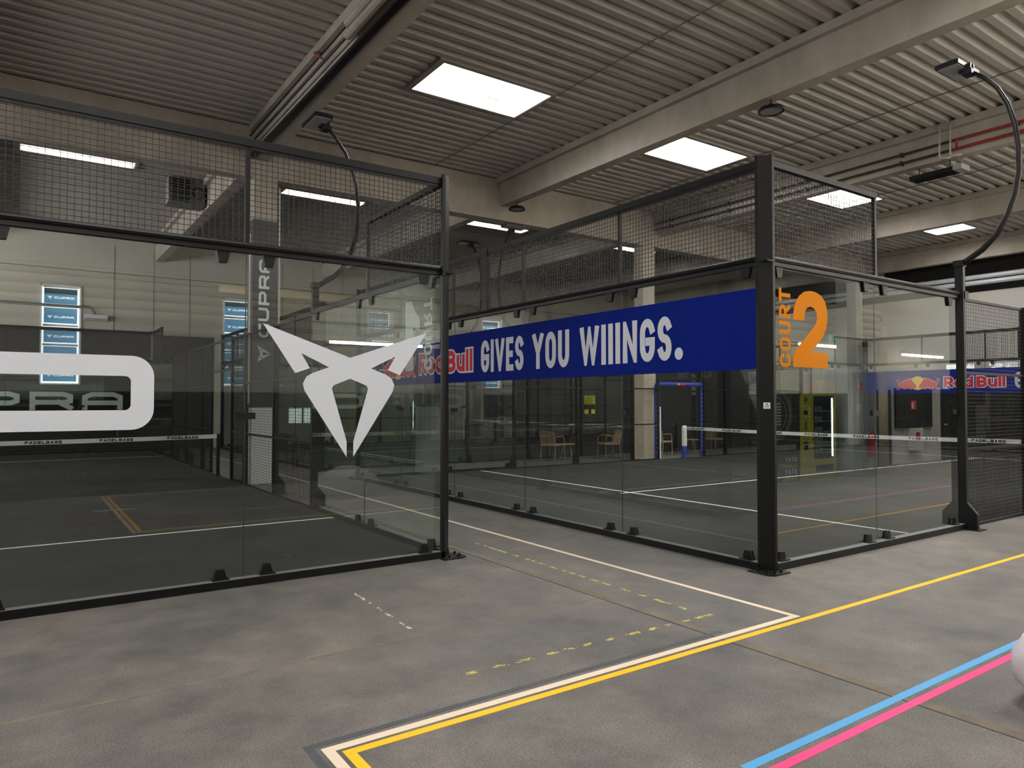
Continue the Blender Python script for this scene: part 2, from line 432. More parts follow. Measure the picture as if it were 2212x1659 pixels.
for k in range(4): B((XW + .05, 11.5 + k * 2.7, 3.1), (XW + .06, 14.1 + k * 2.7, 4.9)).build('pane', M['westn'], ww)  # glowing faces of the added far west fill band
# south wall, lounge side: dark below, pale above
struct(B((XW, YS - .3, 1.82), (XE, YS, ZD + .3)).build('wall_south', M['walle']))
struct(B((XW, YS - .3, 0), (8.95, YS, 1.82)).build('wall_south_dark', M['dark']))
struct(B((8.95, YS - .3, 0), (XE, YS, 1.82)).build('wall_south_grey', M['walle']))
struct(B((XW - .3, YS - .3, 0), (XW, YN + .3, ZD + .3)).build('wall_west', M['wallp']))
struct(B((XE, YS - .3, 2.0), (XE + .3, YN + .3, 5.55)).build('wall_east', M['walle']))
struct(B((XE, YS - .3, 5.55), (XE + .3, YN + .3, ZD + .3)).build('wall_east_upper', M['dark']))
shut = MB().box((XE, YS - .3, 0), (XE + .3, YN + .3, 2.0))
for i in range(16): shut.box((XE - .03, YS, .06 + i * .12), (XE, YN, .13 + i * .12))
struct(shut.build('wall_east_shutters', M['dark']), 'dark ribbed shutters along the foot of the east wall')

# roof deck with ribs running along x, openings for the skylights
SKX = (-10.4, -4.93, .76, 6.37, 12.2, 17.85); SKY_ = (-1.3, 6.37, 14.38); HX = 1.1
HYD = {-1.3: .58, 6.37: .58, 14.38: .22}
NOSKY = ((-4.93, 6.37), (-10.4, 6.37))
prof = []
y = YS - .3
while y < YN + .4:
    prof += [(y, ZD), (y + .115, ZD), (y + .15, ZD + .085), (y + .24, ZD + .085)]; y += .275
xb = sorted([XW - .3, XE + .3] + [c + s * HX for c in SKX for s in (-1, 1)])
dk = MB()
for i in range(len(xb) - 1):
    xa, xc = xb[i], xb[i + 1]; xm = (xa + xc) / 2
    inx = any(abs(xm - c) < HX for c in SKX)
    for j in range(len(prof) - 1):
        ym = (prof[j][0] + prof[j + 1][0]) / 2
        if any(abs(xm - a) < HX and abs(ym - c) < HYD[c] for a in SKX for c in SKY_ if (a, c) not in NOSKY): continue
        n = len(dk.v)
        dk.v += [(xa, *prof[j]), (xc, *prof[j]), (xc, *prof[j + 1]), (xa, *prof[j + 1])]; dk.f.append((n, n + 1, n + 2, n + 3))
struct(dk.build('ceiling', M['deck'], recalc=False), 'ribbed metal roof deck')
n = 10
for cx in SKX:
    for cyy in SKY_:
        if (cx, cyy) in NOSKY: continue
        sh = MB()
        x0, x1, y0, y1, zt = cx - HX, cx + HX, cyy - HYD[cyy], cyy + HYD[cyy], ZD + .28
        for a, b in (((x0 - .02, y0, ZD - .03), (x0, y1, zt)), ((x1, y0, ZD - .03), (x1 + .02, y1, zt)), ((x0, y0 - .02, ZD - .03), (x1, y0, zt)), ((x0, y1, ZD - .03), (x1, y1 + .02, zt))): sh.box(a, b)
        w = struct(sh.build('window_%d' % n, M['shaft']), 'roof skylight shaft with a bright daylight pane'); n += 1
        fr = MB()
        for a, b in (((x0 - .12, y0 - .1, ZD - .035), (x0 - .021, y1 + .1, ZD + .02)), ((x1 + .021, y0 - .1, ZD - .035), (x1 + .06, y1 + .1, ZD + .02)), ((x0 - .021, y0 - .1, ZD - .035), (x1 + .021, y0 - .021, ZD + .02)), ((x0 - .021, y1 + .021, ZD - .035), (x1 + .021, y1 + .1, ZD + .02))): fr.box(a, b)
        fr.build('frame', M['conc'], w)
        B((x0 - .02, y0 - .02, zt), (x1 + .02, y1 + .02, zt + .02)).build('pane', M['sky'], w)
        if cyy == 6.37:
            t = MB()
            for dx in (0, .10): t.tube([(cx + .45 + dx, y1 - .05, zt - .02), (cx + .45 + dx, y1 - .08, zt - .30), (cx + .5, y1 - .08, zt - .36)], .006, 5)
            t.box((cx + .35, y1 - .06, zt - .08), (cx + .75, y1 - .02, zt - .03)); t.build('cable', M['grill'], w)

# beams along y, girder along x, columns
def beam(x, y0, y1):
    b = MB().box((x, y0, 6.5), (x + .25, y1, 7.1)).box((x - .11, y0, 7.06), (x + .36, y1, 7.2))
    return struct(b.build('beam', M['conc']), 'concrete roof beam')
for x in (-13.2, -7.7, -2.15, 3.78, 9.22, 14.9, 20.6):
    beam(x, YS, 10.32); beam(x, 10.63, YN)
g = MB().box((XW, 10.3, 6.15), (XE, 10.65, 6.86)).box((XW, 10.36, 6.86), (XE, 10.6, 7.18))
struct(g.build('beam', M['conc']), 'long concrete girder carrying the roof beams')
def column(x, wrap):
    c = struct(B((x, 10.3, 0), (x + .46, 10.66, 6.15)).build('column', M['conc']), 'concrete column under the girder')
    return c
c1 = column(-2.16, True); c2 = column(8.72, False)
B((8.705, 10.285, 0), (9.195, 10.675, 3.3)).build('painted_casing', M['cream'], c2)
B((9.197, 10.29, 0), (9.308, 10.67, 1.5)).build('base_panel', M['white'], c2)
c2['label'] = 'concrete column with a cream painted lower casing'; column(19.9, False); column(-13.3, False)
o = MB().box((-2.175, 10.285, 1.52), (-1.685, 10.675, 5.3)).build('column_wrap', M['greyfilm'], c1)
o = MB().box((-2.18, 10.28, 0), (-1.68, 10.68, 1.52)).build('column_base_panel', M['white'], c1)
fx = lambda a, b, d: (a, 10.28 - d, b)
P, w = text('CUPRA', .21, .052, .27, .055, CUP)
P = place(rot90(P), -1.85, 2.93, 1, 1.57 / w)
MB().flat(P, fx, .004).build('lettering', M['vinylgrey'], c1)
MB().flat(place([[(-b, a) for a, b in p] for p in EMBT], -1.95, 2.6, .175, .175), fx, .004).build('emblem', M['vinylgrey'], c1)
for x0, z1 in ((-2.24, 5.0), (-1.66, 6.0)):
    MB().tube([(x0, 10.27, 1.6), (x0, 10.27, z1)], .018, 6).build('conduit', M['whitepipe'], c1)
# wall brackets under the windows etc. : windows of the north wall
for i, x in enumerate(WINX):
    w = MB()
    z0, z1 = 2.2, 5.42
    w.box((x - .56, YN - .05, z1 - .04), (x + .56, YN + .28, z1)).box((x - .56, YN - .05, z0), (x - .52, YN + .28, z1)).box((x + .52, YN - .05, z0), (x + .56, YN + .28, z1)).box((x - .56, YN - .05, z0), (x + .56, YN + .28, z0 + .04))
    w = struct(w.build('window_%d' % (i + 1), M['white']), 'tall wall window covered with five blue panels')
    B((x - .52, YN + .26, z0), (x + .52, YN + .28, z1)).build('pane', M['clear'], w)
    for k in range(5):
        zc = z0 + .36 + k * .63
        if k < 5:
            MB().box((x - .49, YN + .12, zc + .27), (x + .49, YN + .2, zc + .335)).build('transom', M['white'] if k != 3 else M['duct'], w)
        B((x - .46, YN + .2, zc - .25), (x + .46, YN + .21, zc + .25)).build('blue_panel', M['film'], w)
        if k == 4: B((x - .46, YN + .19, zc + .08), (x + .46, YN + .2, zc + .25)).build('shade', M['filmd'], w)
        MB().flat(place(cupra_row(.14, .74), x, zc - .05), lambda a, b, d: (a, YN + .185 - d, b)).build('lettering', M['logo'], w)
# small bright windows and glazed door low in the north wall
for i, (a, b, c, d) in enumerate(((2.5, 2.98, .84, 1.4), (3.08, 3.64, .84, 1.4))):
    w = struct(MB().box((a - .03, YN - .04, c - .03), (b + .03, YN - .01, d + .03)).build('window_%d' % (5 + i), M['white']), 'small low bright window')
    B((a, YN - .06, c), (b, YN - .04, d)).build('pane', M['clear'], w)
w = struct(MB().box((5.42, YN - .05, .85), (5.95, YN - .02, 2.25)).build('window_7', M['grill']), 'narrow glazed opening with green foliage outside')
B((5.47, YN - .07, .9), (5.9, YN - .05, 2.2)).build('pane', M['greenview'], w)
for i, (x0, x1, z) in enumerate(((7.6, 8.6, 2.2), (9.2, 10.2, 2.2), (11.4, 12.3, 2.2))):
    d = struct(MB().box((x0 - .08, YN - .04, 0), (x1 + .08, YN, z + .08)).build('door_%d' % (i + 1), M['wallp']), 'pale door in the grey wall')
    B((x0, YN - .07, 0), (x1, YN - .04, z)).build('door_leaf', M['grill'], d); B((x1 - .15, YN - .12, 1.0), (x1 - .05, YN - .07, 1.04)).build('handle', M['steel'], d)

# ------------------------------------------------------------------ padel courts
def build_enclosure(root):
    def q(mu, mv):
        return lambda p: (20 - p[0] if mu else p[0], 10 - p[1] if mv else p[1], p[2])
    def addbox(mb, f, a, b): mb.box(f(a), f(b)); return mb
    def clamp(f, along, u, v, top, par):     # trapezoid bracket; along 'u' or 'v'; outward is -v (or -u)
        z = 2.97 if top else .07; s = -1 if top else 1; hh = .11 if top else .085
        outl = [(-.06, 0), (-.035, hh * s), (.035, hh * s), (.06, 0)]
        mb = MB()
        if along == 'u': g_ = lambda a, b, d: f((u + a, v + d, z + b))
        else: g_ = lambda a, b, d: f((u + d, v + a, z + b))
        mb.prism(outl, g_, -.035, -.013); mb.prism(outl, g_, .002, .018)
        if not top:
            if along == 'u': mb.box(f((u - .07, v - .075, z)), f((u + .07, v - .013, z + .012)))
            else: mb.box(f((u - .075, v - .07, z)), f((u - .013, v + .07, z + .012)))
        mb.build('clamp', M['steel'], par)
    def pane(f, along, p0, p1, ztop=2.97):
        if along == 'u': a, b = (p0 + .004, -.012, .071), (p1 - .004, 0, ztop)
        else: a, b = (-.012, p0 + .004, .071), (0, p1 - .004, ztop)
        g_ = addbox(MB(), f, a, b).build('glass_panel', M['glass'], root)
        for e in (p0 + .2, p1 - .2):
            for tp in (0, 1):
                if along == 'u': clamp(f, 'u', e, 0, tp, g_)
                else: clamp(f, 'v', 0, e, tp, g_)
        return g_
    def lattice(f, along, p0, p1, z0, z1, off=-.03):
        mb = MB(); t = .0024
        nn = max(1, round((p1 - p0) / .05)); kk = max(1, round((z1 - z0) / .05))
        for i in range(1, nn):
            e = p0 + (p1 - p0) * i / nn
            if along == 'u': mb.box(f((e - t, off - t, z0)), f((e + t, off + t, z1)))
            else: mb.box(f((off - t, e - t, z0)), f((off + t, e + t, z1)))
        for i in range(1, kk):
            e = z0 + (z1 - z0) * i / kk
            if along == 'u': mb.box(f((p0, off - 3 * t, e - t)), f((p1, off - t, e + t)))
            else: mb.box(f((off - 3 * t, p0, e - t)), f((off - t, p1, e + t)))
        return mb.build('mesh_panel', M['wire'], root, recalc=False)
    for mu in (0, 1):
        f = q(mu, 0)
        # back wall, along v
        for i in range(5):
            pane(f, 'v', 2 * i, 2 * i + 2)
            if i:
                addbox(MB(), f, (-.011, 2 * i - .0035, .071), (-.001, 2 * i + .0035, 2.965)).build('joint_seal', M['seal'], root)
                addbox(MB(), f, (-.03, 2 * i - .09, 1.47), (-.013, 2 * i + .09, 1.53)).build('joint_plate', M['steel'], root)
            lattice(f, 'v', 2 * i + .02, 2 * i + 1.98, 3.05, 3.94)
        br = addbox(MB(), f, (-.10, -.02, 0), (0.0, 10.02, .07)).build('bottom_rail', M['steel'], root); addbox(MB(), f, (-.098, .04, .0702), (-.014, 9.96, .0712)).build('rail_top_face', M['railtop'], br)  # lighter grey strip laid along the rail top
        tr = addbox(MB(), f, (-.05, 0, 2.965), (.012, 10, 3.03)); tr.tube([f((-.045, 0, 3.03)), f((-.045, 10, 3.03))], .03, 8); tr.build('middle_rail', M['steel'], root)
        addbox(addbox(MB(), f, (-.06, 0, 3.93), (0, 10, 4.0)), f, (-.05, 0, 3.90), (-.035, 10, 3.93)).build('top_rail', M['steel'], root)
        for v in (2, 4, 6, 8):
            addbox(MB(), f, (-.05, v - .02, 3.03), (-.01, v + .02, 3.93)).build('mesh_upright', M['steel'], root)
        mb = addbox(MB(), f, (-.07, 5 - .075, 3.03), (-.005, 5 + .075, 4.02))
        for z in (3.2, 3.45, 3.7, 3.88):
            for dv in (-.045, .045): addbox(mb, f, (-.078, 5 + dv - .01, z - .01), (-.07, 5 + dv + .01, z + .01))
        mb.build('splice_post', M['steel'], root)
        for mv in (0, 1):
            f = q(mu, mv)
            # chamfered corner post
            pl = [(-.10, .03), (-.10, -.005), (-.005, -.10), (.03, -.10), (.03, -.06), (-.06, .03)]
            mb = MB().prism(pl, lambda a, b, d: f((a, b, d)), 0, 4.03)
            mb.box(f((-.112, .0, 2.95)), f((.0, .012, 2.965)))
            cp = mb.build('corner_post', M['steel'], root)
            plate = [(-.22, .06), (-.22, -.17), (-.17, -.22), (.06, -.22), (.06, .06)]
            MB().prism(plate, lambda a, b, d: f((a, b, d)), .001, .012).build('base_plate', M['steel'], cp)
            for a, b in ((-.17, -.02), (-.17, -.12), (-.12, -.17), (-.02, -.17)): c = f((a, b, 0)); MB().tube([(c[0], c[1], .01), (c[0], c[1], .04)], .013, 6).build('bolt', M['steel'], cp)
            bd = addbox(addbox(MB(), f, (-.106, -.106, 2.985), (.02, -.075, 3.0)), f, (-.106, -.106, 2.985), (-.075, .02, 3.0)); bd.build('band', M['steel'], cp)
            for i in range(2): pane(f, 'u', 2 * i, 2 * i + 2)
            addbox(MB(), f, (2 - .0035, -.011, .071), (2 + .0035, -.001, 2.965)).build('joint_seal', M['seal'], root)
            for u in (2, 3.93): addbox(MB(), f, (u - .09, -.03, 1.47), (u + .09, -.013, 1.53)).build('joint_plate', M['steel'], root)
            lattice(f, 'u', .02, 1.98, 3.05, 3.94)
            br = addbox(MB(), f, (-.02, -.10, 0), (4.02, 0, .07)).build('bottom_rail', M['steel'], root); addbox(MB(), f, (.04, -.098, .0702), (3.98, -.014, .0712)).build('rail_top_face', M['railtop'], br)
            tr = addbox(MB(), f, (0, -.05, 2.965), (4.03, .012, 3.03)); tr.tube([f((0, -.045, 3.03)), f((4.03, -.045, 3.03))], .03, 8)
            tr.box(f((4.03, -.11, 2.96)), f((4.13, -.02, 3.06))); tr.build('middle_rail', M['steel'], root)
            addbox(MB(), f, (0, -.06, 3.94), (2.0, 0, 4.0)).build('top_rail', M['steel'], root)
            addbox(MB(), f, (1.96, -.05, 3.03), (2.0, -.01, 4.0)).build('mesh_upright', M['steel'], root)
            for u in (4.0, 6.0, 8.0):
                mb = addbox(MB(), f, (u, -.10, 0), (u + .06, 0, 3.45 if u == 4 else 3.0))
                if u < 8:
                    mb.prism([(-.10, .34), (-.22, .2), (-.22, .012), (-.10, .012)], lambda a, b, d: f((u + d, a, b)), .0, .06)
                po = mb.build('post', M['steel'], root)
                if u < 8: addbox(MB(), f, (u - .06, -.27, .001), (u + .14, -.1, .012)).build('base_plate', M['steel'], po)
            addbox(MB(), f, (9.0, -.06, 0), (9.05, 0, 3.0)).build('post', M['steel'], root)
            for a, b in ((4.06, 6.0), (6.06, 8.0), (8.06, 9.0)):
                lattice(f, 'u', a, b, .03, 2.96)
                for z in (.0, .99, 1.99, 2.95): addbox(MB(), f, (a, -.05, z), (b, -.01, z + .035)).build('frame_rail', M['steel'], root)
        f = q(0, 0)
    for mv in (0, 1):
        f = q(0, mv)
        addbox(addbox(MB(), f, (9.05, -.05, 2.95), (10.95, -.01, 2.99)), f, (9.05, -.05, 2.3), (10.95, -.01, 2.34)).build('door_lintel', M['steel'], root)

COURT2, COURT1, COURT4 = (0, 0, 0), (-2.318, 2.331, 0), (0, 12.3, 0)
enc2 = empty('padel_court_enclosure', 'black steel and glass padel cage carrying the blue banner and the orange number two', 'padel court', COURT2)
build_enclosure(enc2)
enc1 = copy_tree(enc2); enc1.location = COURT1; enc1.rotation_euler = (0, 0, R(90)); enc1['label'] = 'black steel and glass padel cage with the big white emblem on its front pane'
enc4 = copy_tree(enc2); enc4.location = COURT4; enc4['label'] = 'black padel cage behind the rope chairs, beyond the cage with the blue banner'
fy = lambda a, b, d: (a, -.013 - d, b)                 # on the outside of the near side wall
fb = lambda a, b, d: (-.013 - d, -a, b)                # on the outside of the back wall; a runs from v=10 (-10) to v=0
# blue banner lettering, a = -v
def banner(fn, par, k):
    bn = MB().flat([[(-9.98, 1.95), (-.02, 1.95), (-.02, 2.75), (-9.98, 2.75)]], fn, .001 * k).build('banner', M['blue'], par, recalc=False)
    P, w = text('GIVES YOU WIIINGS.', .50, .095, .27, .05, widths={'W': .42, 'E': .22, 'S': .24, 'N': .28, 'Y': .29, 'V': .28})
    P = place(P, -5.17, 2.09, (5.17 - 1.03) / w, 1)
    MB().flat(P, fn, .003 * k).build('lettering', M['vinyl'], bn, recalc=False)
    kw = dict(widths={'R': .29, 'e': .27, 'd': .27, 'B': .30, 'u': .26})
    for nm, mt, gr, dd in (('lettering_outline', 'vinyl', .028, .003), ('red_lettering', 'red', 0, .005)):
        P, w = text('Red', .36, .085, .27, .035, grow=gr, **kw); MB().flat(place(P, -7.27, 2.13), fn, dd * k).build(nm, M[mt], bn, recalc=False)
        P2, w2 = text('Bull', .36, .085, .27, .035, grow=gr, **kw); MB().flat(place(P2, -7.27 + w + .11, 2.13), fn, dd * k).build(nm, M[mt], bn, recalc=False)
    bull = [(.72, .165), (.69, .05), (.62, -.05), (.755, -.185), (.62, -.187), (.54, -.12), (.47, -.17), (.41, -.178), (.36, -.13), (.29, -.178), (.20, -.165), (.10, -.17), (.03, -.13), (.05, -.05), (.12, .03), (.21, .165), (.31, .19), (.45, .11), (.60, .035), (.655, .075), (.615, .165), (.66, .13)]
    for sg in (-1, 1):
        oo = [(a * sg, b) for a, b in bull]
        cx = sum(a for a, b in oo) / len(oo)
        big = [(a + (.012 if a > cx else -.012), b + (.014 if b > -.02 else -.014)) for a, b in oo]
        MB().flat(place(cut_poly(big), -8.14, 2.28), fn, .004 * k).build('bull_outline', M['vinyl'], bn, recalc=False)
        MB().flat(place(cut_poly(oo), -8.14, 2.28), fn, .006 * k).build('bull_figure', M['red'], bn, recalc=False)
    MB().flat([[(-8.14 + .245 * math.cos(t * math.pi / 16), 2.30 + .245 * math.sin(t * math.pi / 16)) for t in range(32)]], fn, .003 * k).build('sun_disc', M['yellow'], bn, recalc=False)
    MB().flat([[(-8.22, 2.52), (-8.06, 2.52), (-8.12, 2.2), (-8.14, 2.08), (-8.16, 2.2)]], fn, .007 * k).build('sun_disc', M['yellow'], bn, recalc=False)
    return bn
banner(fb, enc2, 1)
banner(lambda a, b, d: (19.998 - d, -a, b), enc2, 1)
# COURT n stickers on the side wall
P, w = text('COURT', .19, .042, .14, .028)
P = place(rot90(P), .40, 1.975, 1, .79 / w)
MB().flat(P, fy, .002).build('court_lettering', M['orange'], enc2, recalc=False)
TWO = [(.445, 2.46), (.64, 2.46), (.645, 2.545), (.69, 2.60), (.75, 2.615), (.81, 2.60), (.852, 2.565), (.865, 2.50), (.845, 2.45), (.80, 2.40), (.439, 2.116), (.437, 1.98), (1.052, 1.98), (1.052, 2.14), (.76, 2.14), (.96, 2.30), (1.03, 2.40), (1.058, 2.51), (1.05, 2.60), (1.01, 2.69), (.94, 2.745), (.85, 2.772), (.749, 2.778), (.64, 2.76), (.55, 2.71), (.48, 2.63), (.45, 2.55)]
MB().flat(cut_poly(TWO), fy, .002).build('numeral_two', M['orange'], enc2, recalc=False)
o = MB().flat(P, fy, .002).build('court_lettering', M['vinylgrey'], enc1, recalc=False)
ONE = [(.50, 2.56), (.50, 2.42), (.66, 2.47), (.66, 1.98), (.86, 1.98), (.86, 2.778), (.70, 2.778), (.62, 2.66)]
MB().flat(cut_poly(ONE), fy, .002).build('numeral_one', M['vinylgrey'], enc1, recalc=False)
# small label plate on the corner post of court 2
cc = lambda a, b, d: (-.0525 - a * .7071 - d * .7071, -.0525 + a * .7071 * 1 - d * .7071, b)
B((0, 0, 0), (0, 0, 0))
sp = MB().prism([(-.032, 1.56), (.032, 1.56), (.032, 1.62), (-.032, 1.62)], lambda a, b, d: (-.0525 + a * .7071 - d * .7071, -.0525 - a * .7071 - d * .7071, b), .001, .004).build('label_plate', M['vinyl'], enc2)
MB().flat([[(-.02, 1.585), (.02, 1.585), (.02, 1.589), (-.02, 1.589)], [(-.018, 1.575), (.018, 1.575), (.018, 1.579), (-.018, 1.579)], [(-.008, 1.6), (.008, 1.6), (.008, 1.61), (-.008, 1.61)]], lambda a, b, d: (-.0525 + a * .7071 - d * .7071, -.0525 - a * .7071 - d * .7071, b), .006).build('lettering', M['black'], sp)
# court 1 front pane emblem and letter (local: outside of back wall; local v = -(x - x0))
f1 = lambda a, b, d: (-.013 - d, -(a + 2.318), b)      # a = world x
MB().flat(place(EMBT, -3.325, 1.72, .84, .84), f1, .002).build('emblem', M['vinyl'], enc1, recalc=False)
def rr(x0, x1, z0, z1, rt, rb, left=False):
    pts = [(x0, z0)] + [(x1 - rb + rb * math.cos(R(a)), z0 + rb + rb * math.sin(R(a))) for a in range(-90, 1, 10)] + [(x1 - rt + rt * math.cos(R(a)), z1 - rt + rt * math.sin(R(a))) for a in range(0, 91, 10)] + [(x0, z1)]
    return pts
D = []
ou = rr(-6.95, -5.055, 1.395, 2.006, .17, .17)[1:-1]; iN = rr(-6.8, -5.228, 1.557, 1.838, .045, .045)[1:-1]
for i in range(len(ou) - 1): D.append([ou[i], ou[i + 1], iN[i + 1], iN[i]])
D += [[(-6.8, 1.557), iN[0], ou[0], (-6.95, 1.395)], [(-6.8, 1.838), (-6.95, 2.006), ou[-1], iN[-1]], [(-6.95, 1.395), (-6.8, 1.557), (-6.8, 1.838), (-6.95, 2.006)]]
MB().flat(D, f1, .002).build('giant_letter', M['vinyl'], enc1, recalc=False)
P, w = text('CUPRA', .58, .15, 1.15, .25, CUP)
MB().flat(place(P, -3.15 - w, 1.38), lambda a, b, d: (20.014 + d, -(a + 2.318), b), .002).build('giant_lettering', M['vinylgrey'], enc1, recalc=False)

# court surfaces with lines
def court_floor(loc, rz, label):
    o = struct(B((0.0, 0.0, .001), (20, 10, .012)).build('court_floor', M['turf']), label)
    o.location = loc; o.rotation_euler = (0, 0, rz)
    for a, b in (((3.0, .02), (3.05, 9.98)), ((16.95, .02), (17.0, 9.98)), ((2.85, 4.975), (17.15, 5.025))):
        if b[0] - a[0] > 5: MB().box((3.05, a[1], .012), (16.95, b[1], .014)).build('court_line', M['line'], o); MB().box((2.8, a[1], .012), (3.0, b[1], .014)).build('court_line', M['line'], o)
        else: MB().box((a[0], a[1], .012), (b[0], b[1], .014)).build('court_line', M['line'], o)
    return o
court_floor(COURT2, 0, 'black turf court surface with white lines'); court_floor(COURT1, R(90), 'black turf court surface with a white service line'); court_floor(COURT4, 0, 'black turf of the far court')

def net(loc, rz, label):
    t = empty('padel_net', label, 'net', loc, rz)
    mb = MB(); th = .0016
    for i in range(1, 246): v = .06 + i * .04; mb.box((10 - th, v - th, .04), (10 + th, v + th, .83))
    for i in range(20): z = .05 + i * .04; mb.box((10 - th, .06, z - th), (10 + th, 9.94, z + th))
    mb.build('net_mesh', M['net'], t, recalc=False)
    bd = MB(); N_ = 24
    for i in range(N_):
        v0 = .06 + 9.88 * i / N_; v1 = .06 + 9.88 * (i + 1) / N_
        s0 = .04 * (1 - (2 * i / N_ - 1) ** 2); s1 = .04 * (1 - (2 * (i + 1) / N_ - 1) ** 2)
        k = len(bd.v)
        for (v, s) in ((v0, s0), (v1, s1)):
            for x, z in ((9.988, .835), (9.988, .92), (10.012, .92), (10.012, .835)): bd.v.append((x, v, z - s))
        bd.f += [(k, k + 1, k + 5, k + 4), (k + 1, k + 2, k + 6, k + 5), (k + 2, k + 3, k + 7, k + 6), (k + 3, k, k + 4, k + 7)]
    b = bd.build('net_band', M['white'], t, recalc=False)
    for i in range(8):
        vc = 9.5 - i * 1.25
        s0 = .04 * (1 - (2 * vc / 10 - 1) ** 2)
        P, w = text('PADELBASE', .056, .015, .056, .013)
        MB().flat(place(P, -vc - w / 2, .85 - s0), lambda a, bb, d: (9.985 - d, -a, bb)).build('lettering', M['black'], b, recalc=False)
    for v in (.03, 9.97):
        MB().box((9.96, v - .03, .012), (10.04, v + .03, .93)).box((9.9, v - .05, .012), (10.1, v + .05, .03)).build('net_post', M['steel'], t)
    return t
net2 = net(COURT2, 0, 'black padel net with a bright white printed band, in the cage with the blue banner')
net(COURT1, R(90), 'dim padel net with a white printed band, behind the white emblem panes')
net(COURT4, 0, 'far padel net with a white band, seen behind the rope chairs')

# floodlights on curved arms, local to a court: at (u, v) bulging outwards
ARC = [(-.05, 3.40), (-.16, 3.46), (-.32, 3.56), (-.48, 3.72), (-.60, 3.93), (-.69, 4.18), (-.735, 4.45), (-.735, 4.75), (-.70, 5.05), (-.63, 5.32), (-.52, 5.56), (-.38, 5.74), (-.24, 5.86)]
def floodlight():
    t = empty('court_floodlight', '', 'floodlight')
    rs = [.045] + [.038 - .014 * i / 11 for i in range(12)]
    MB().tube([(.03, a, b) for a, b in ARC], rs, 10).build('curved_arm', M['steel'], t, smooth=True)
    MB().box((-.02, -.11, 3.38), (.08, 0.01, 3.46)).build('socket', M['steel'], t)
    MB().box((-.05, -.26, 5.84), (.11, -.14, 5.9)).box((-.03, -.24, 5.88), (.0, -.1, 5.98)).box((.06, -.24, 5.88), (.09, -.1, 5.98)).build('bracket', M['steel'], t)
    h = MB().box((-.27, -.2, 5.93), (.33, .08, 5.985))
    for i in range(10): h.box((-.2 + i * .05, -.15, 5.985), (-.185 + i * .05, .03, 6.02))
    h = h.build('lamp_head', M['steel'], t)
    MB().box((-.25, -.18, 5.922), (.31, .06, 5.93)).build('lens', M['lampface'], h)
    return t
fl = floodlight()
def put_flood(o, court, rz, u, v, label):
    c, s = math.cos(rz), math.sin(rz)
    out = -1 if v == 0 else 1
    # base frame: x along u, -y outward; for v=10 turn by 180 degrees
    x, y = u, v
    if v == 10: x = u + .06
    o.location = (court[0] + c * x - s * y, court[1] + s * x + c * y, 0)
    o.rotation_euler = (0, 0, rz + (math.pi if v == 10 else 0)); o['label'] = label
put_flood(fl, COURT2, 0, 4, 0, 'tall curved floodlight arm at the right edge of the picture, above the mesh fence')
for court, rz, u, v, lb in ((COURT1, R(90), 4, 0, 'curved black floodlight arm rising behind the mesh of the emblem cage'),
                            (COURT2, 0, 4, 10, 'small curved floodlight arm below the white roof strip, near the splice post'),
                            (COURT4, 0, 4, 0, 'small distant floodlight arm just right of the emblem cage corner post'),
                            (COURT1, R(90), 4, 10, 'floodlight arm on the far left side of the emblem cage'),
                            (COURT2, 0, 16, 0, 'floodlight arm on the far right end of the banner cage')):
    put_flood(copy_tree(fl), court, rz, u, v, lb)

# ------------------------------------------------------------------ floor tapes and worn markings
def ribbon(path, w, z=.0015):
    """flat tape with mitred corners, path = list of (x, y) centre points"""
    P = [[(a, b) for a, b in p] for p in stroke(path, w)]
    mb = MB()
    for p in P: mb.prism(p, lambda a, b, d: (a, b, d), .0004, z)
    return mb
tag(ribbon([(-2.9, -5.2), (-4.78, -5.2), (-4.78, -1.05), (-1.12, -1.05), (-1.12, 21.5)], .052).build('floor_tape', M['tapew']), 'cream tape line beside the amber one, turning back between the cages', 'floor tape')
tag(ribbon([(-3.1, -5.1), (-4.705, -5.1), (-4.705, -1.125), (21.5, -1.19)], .052, .0018).build('floor_tape', M['tapey']), 'amber yellow tape line crossing the whole floor diagonally', 'floor tape')
tag(ribbon([(-4.85, -3.2), (-4.85, -.975), (-1.9, -.965)], .042, .0012).build('floor_tape', M['taped']), 'dark grey tape strip along the outer edge of the cream line', 'floor tape')
tag(ribbon([(-3.30, -2.262), (9.0, -2.262)], .050).build('floor_tape', M['tapeb']), 'blue tape line next to the pink one, disappearing behind the pale beanbag', 'floor tape')
tag(ribbon([(-5.5, -2.345), (9.0, -2.345)], .050).build('floor_tape', M['tapep']), 'bright pink tape line next to the blue one', 'floor tape')
def flakes(x0, y0, x1, y1, n, w):
    mb = MB(); L_ = math.hypot(x1 - x0, y1 - y0); dx, dy = (x1 - x0) / L_, (y1 - y0) / L_
    cl = []; t = 0.0
    while t < L_:                      # worn clumps of uneven length
        ln = random.uniform(.02, .13); cl.append((t, ln, random.random())); t += ln + random.uniform(.03, .16)
    for i in range(n):
        t0, ln, dens = random.choice(cl)
        if random.random() > .35 + dens: continue
        t = min(t0 + ln * random.random() + random.gauss(0, .01), L_); o = random.uniform(-w / 2, w / 2)
        cx, cyy = x0 + dx * t - dy * o, y0 + dy * t + dx * o
        k = random.randint(4, 7); r = random.uniform(.002, .008)
        q_ = [(cx + dx * r * 2.2 * math.cos(6.283 * j / k) * random.uniform(.5, 1.3) - dy * r * math.sin(6.283 * j / k), cyy + dy * r * 2.2 * math.cos(6.283 * j / k) + dx * r * math.sin(6.283 * j / k) * random.uniform(.6, 1.2)) for j in range(k)]
        h = .0008 + .0004 * random.random()
        mb.flat([q_], lambda a, b, d: (a, b, h))
    return mb
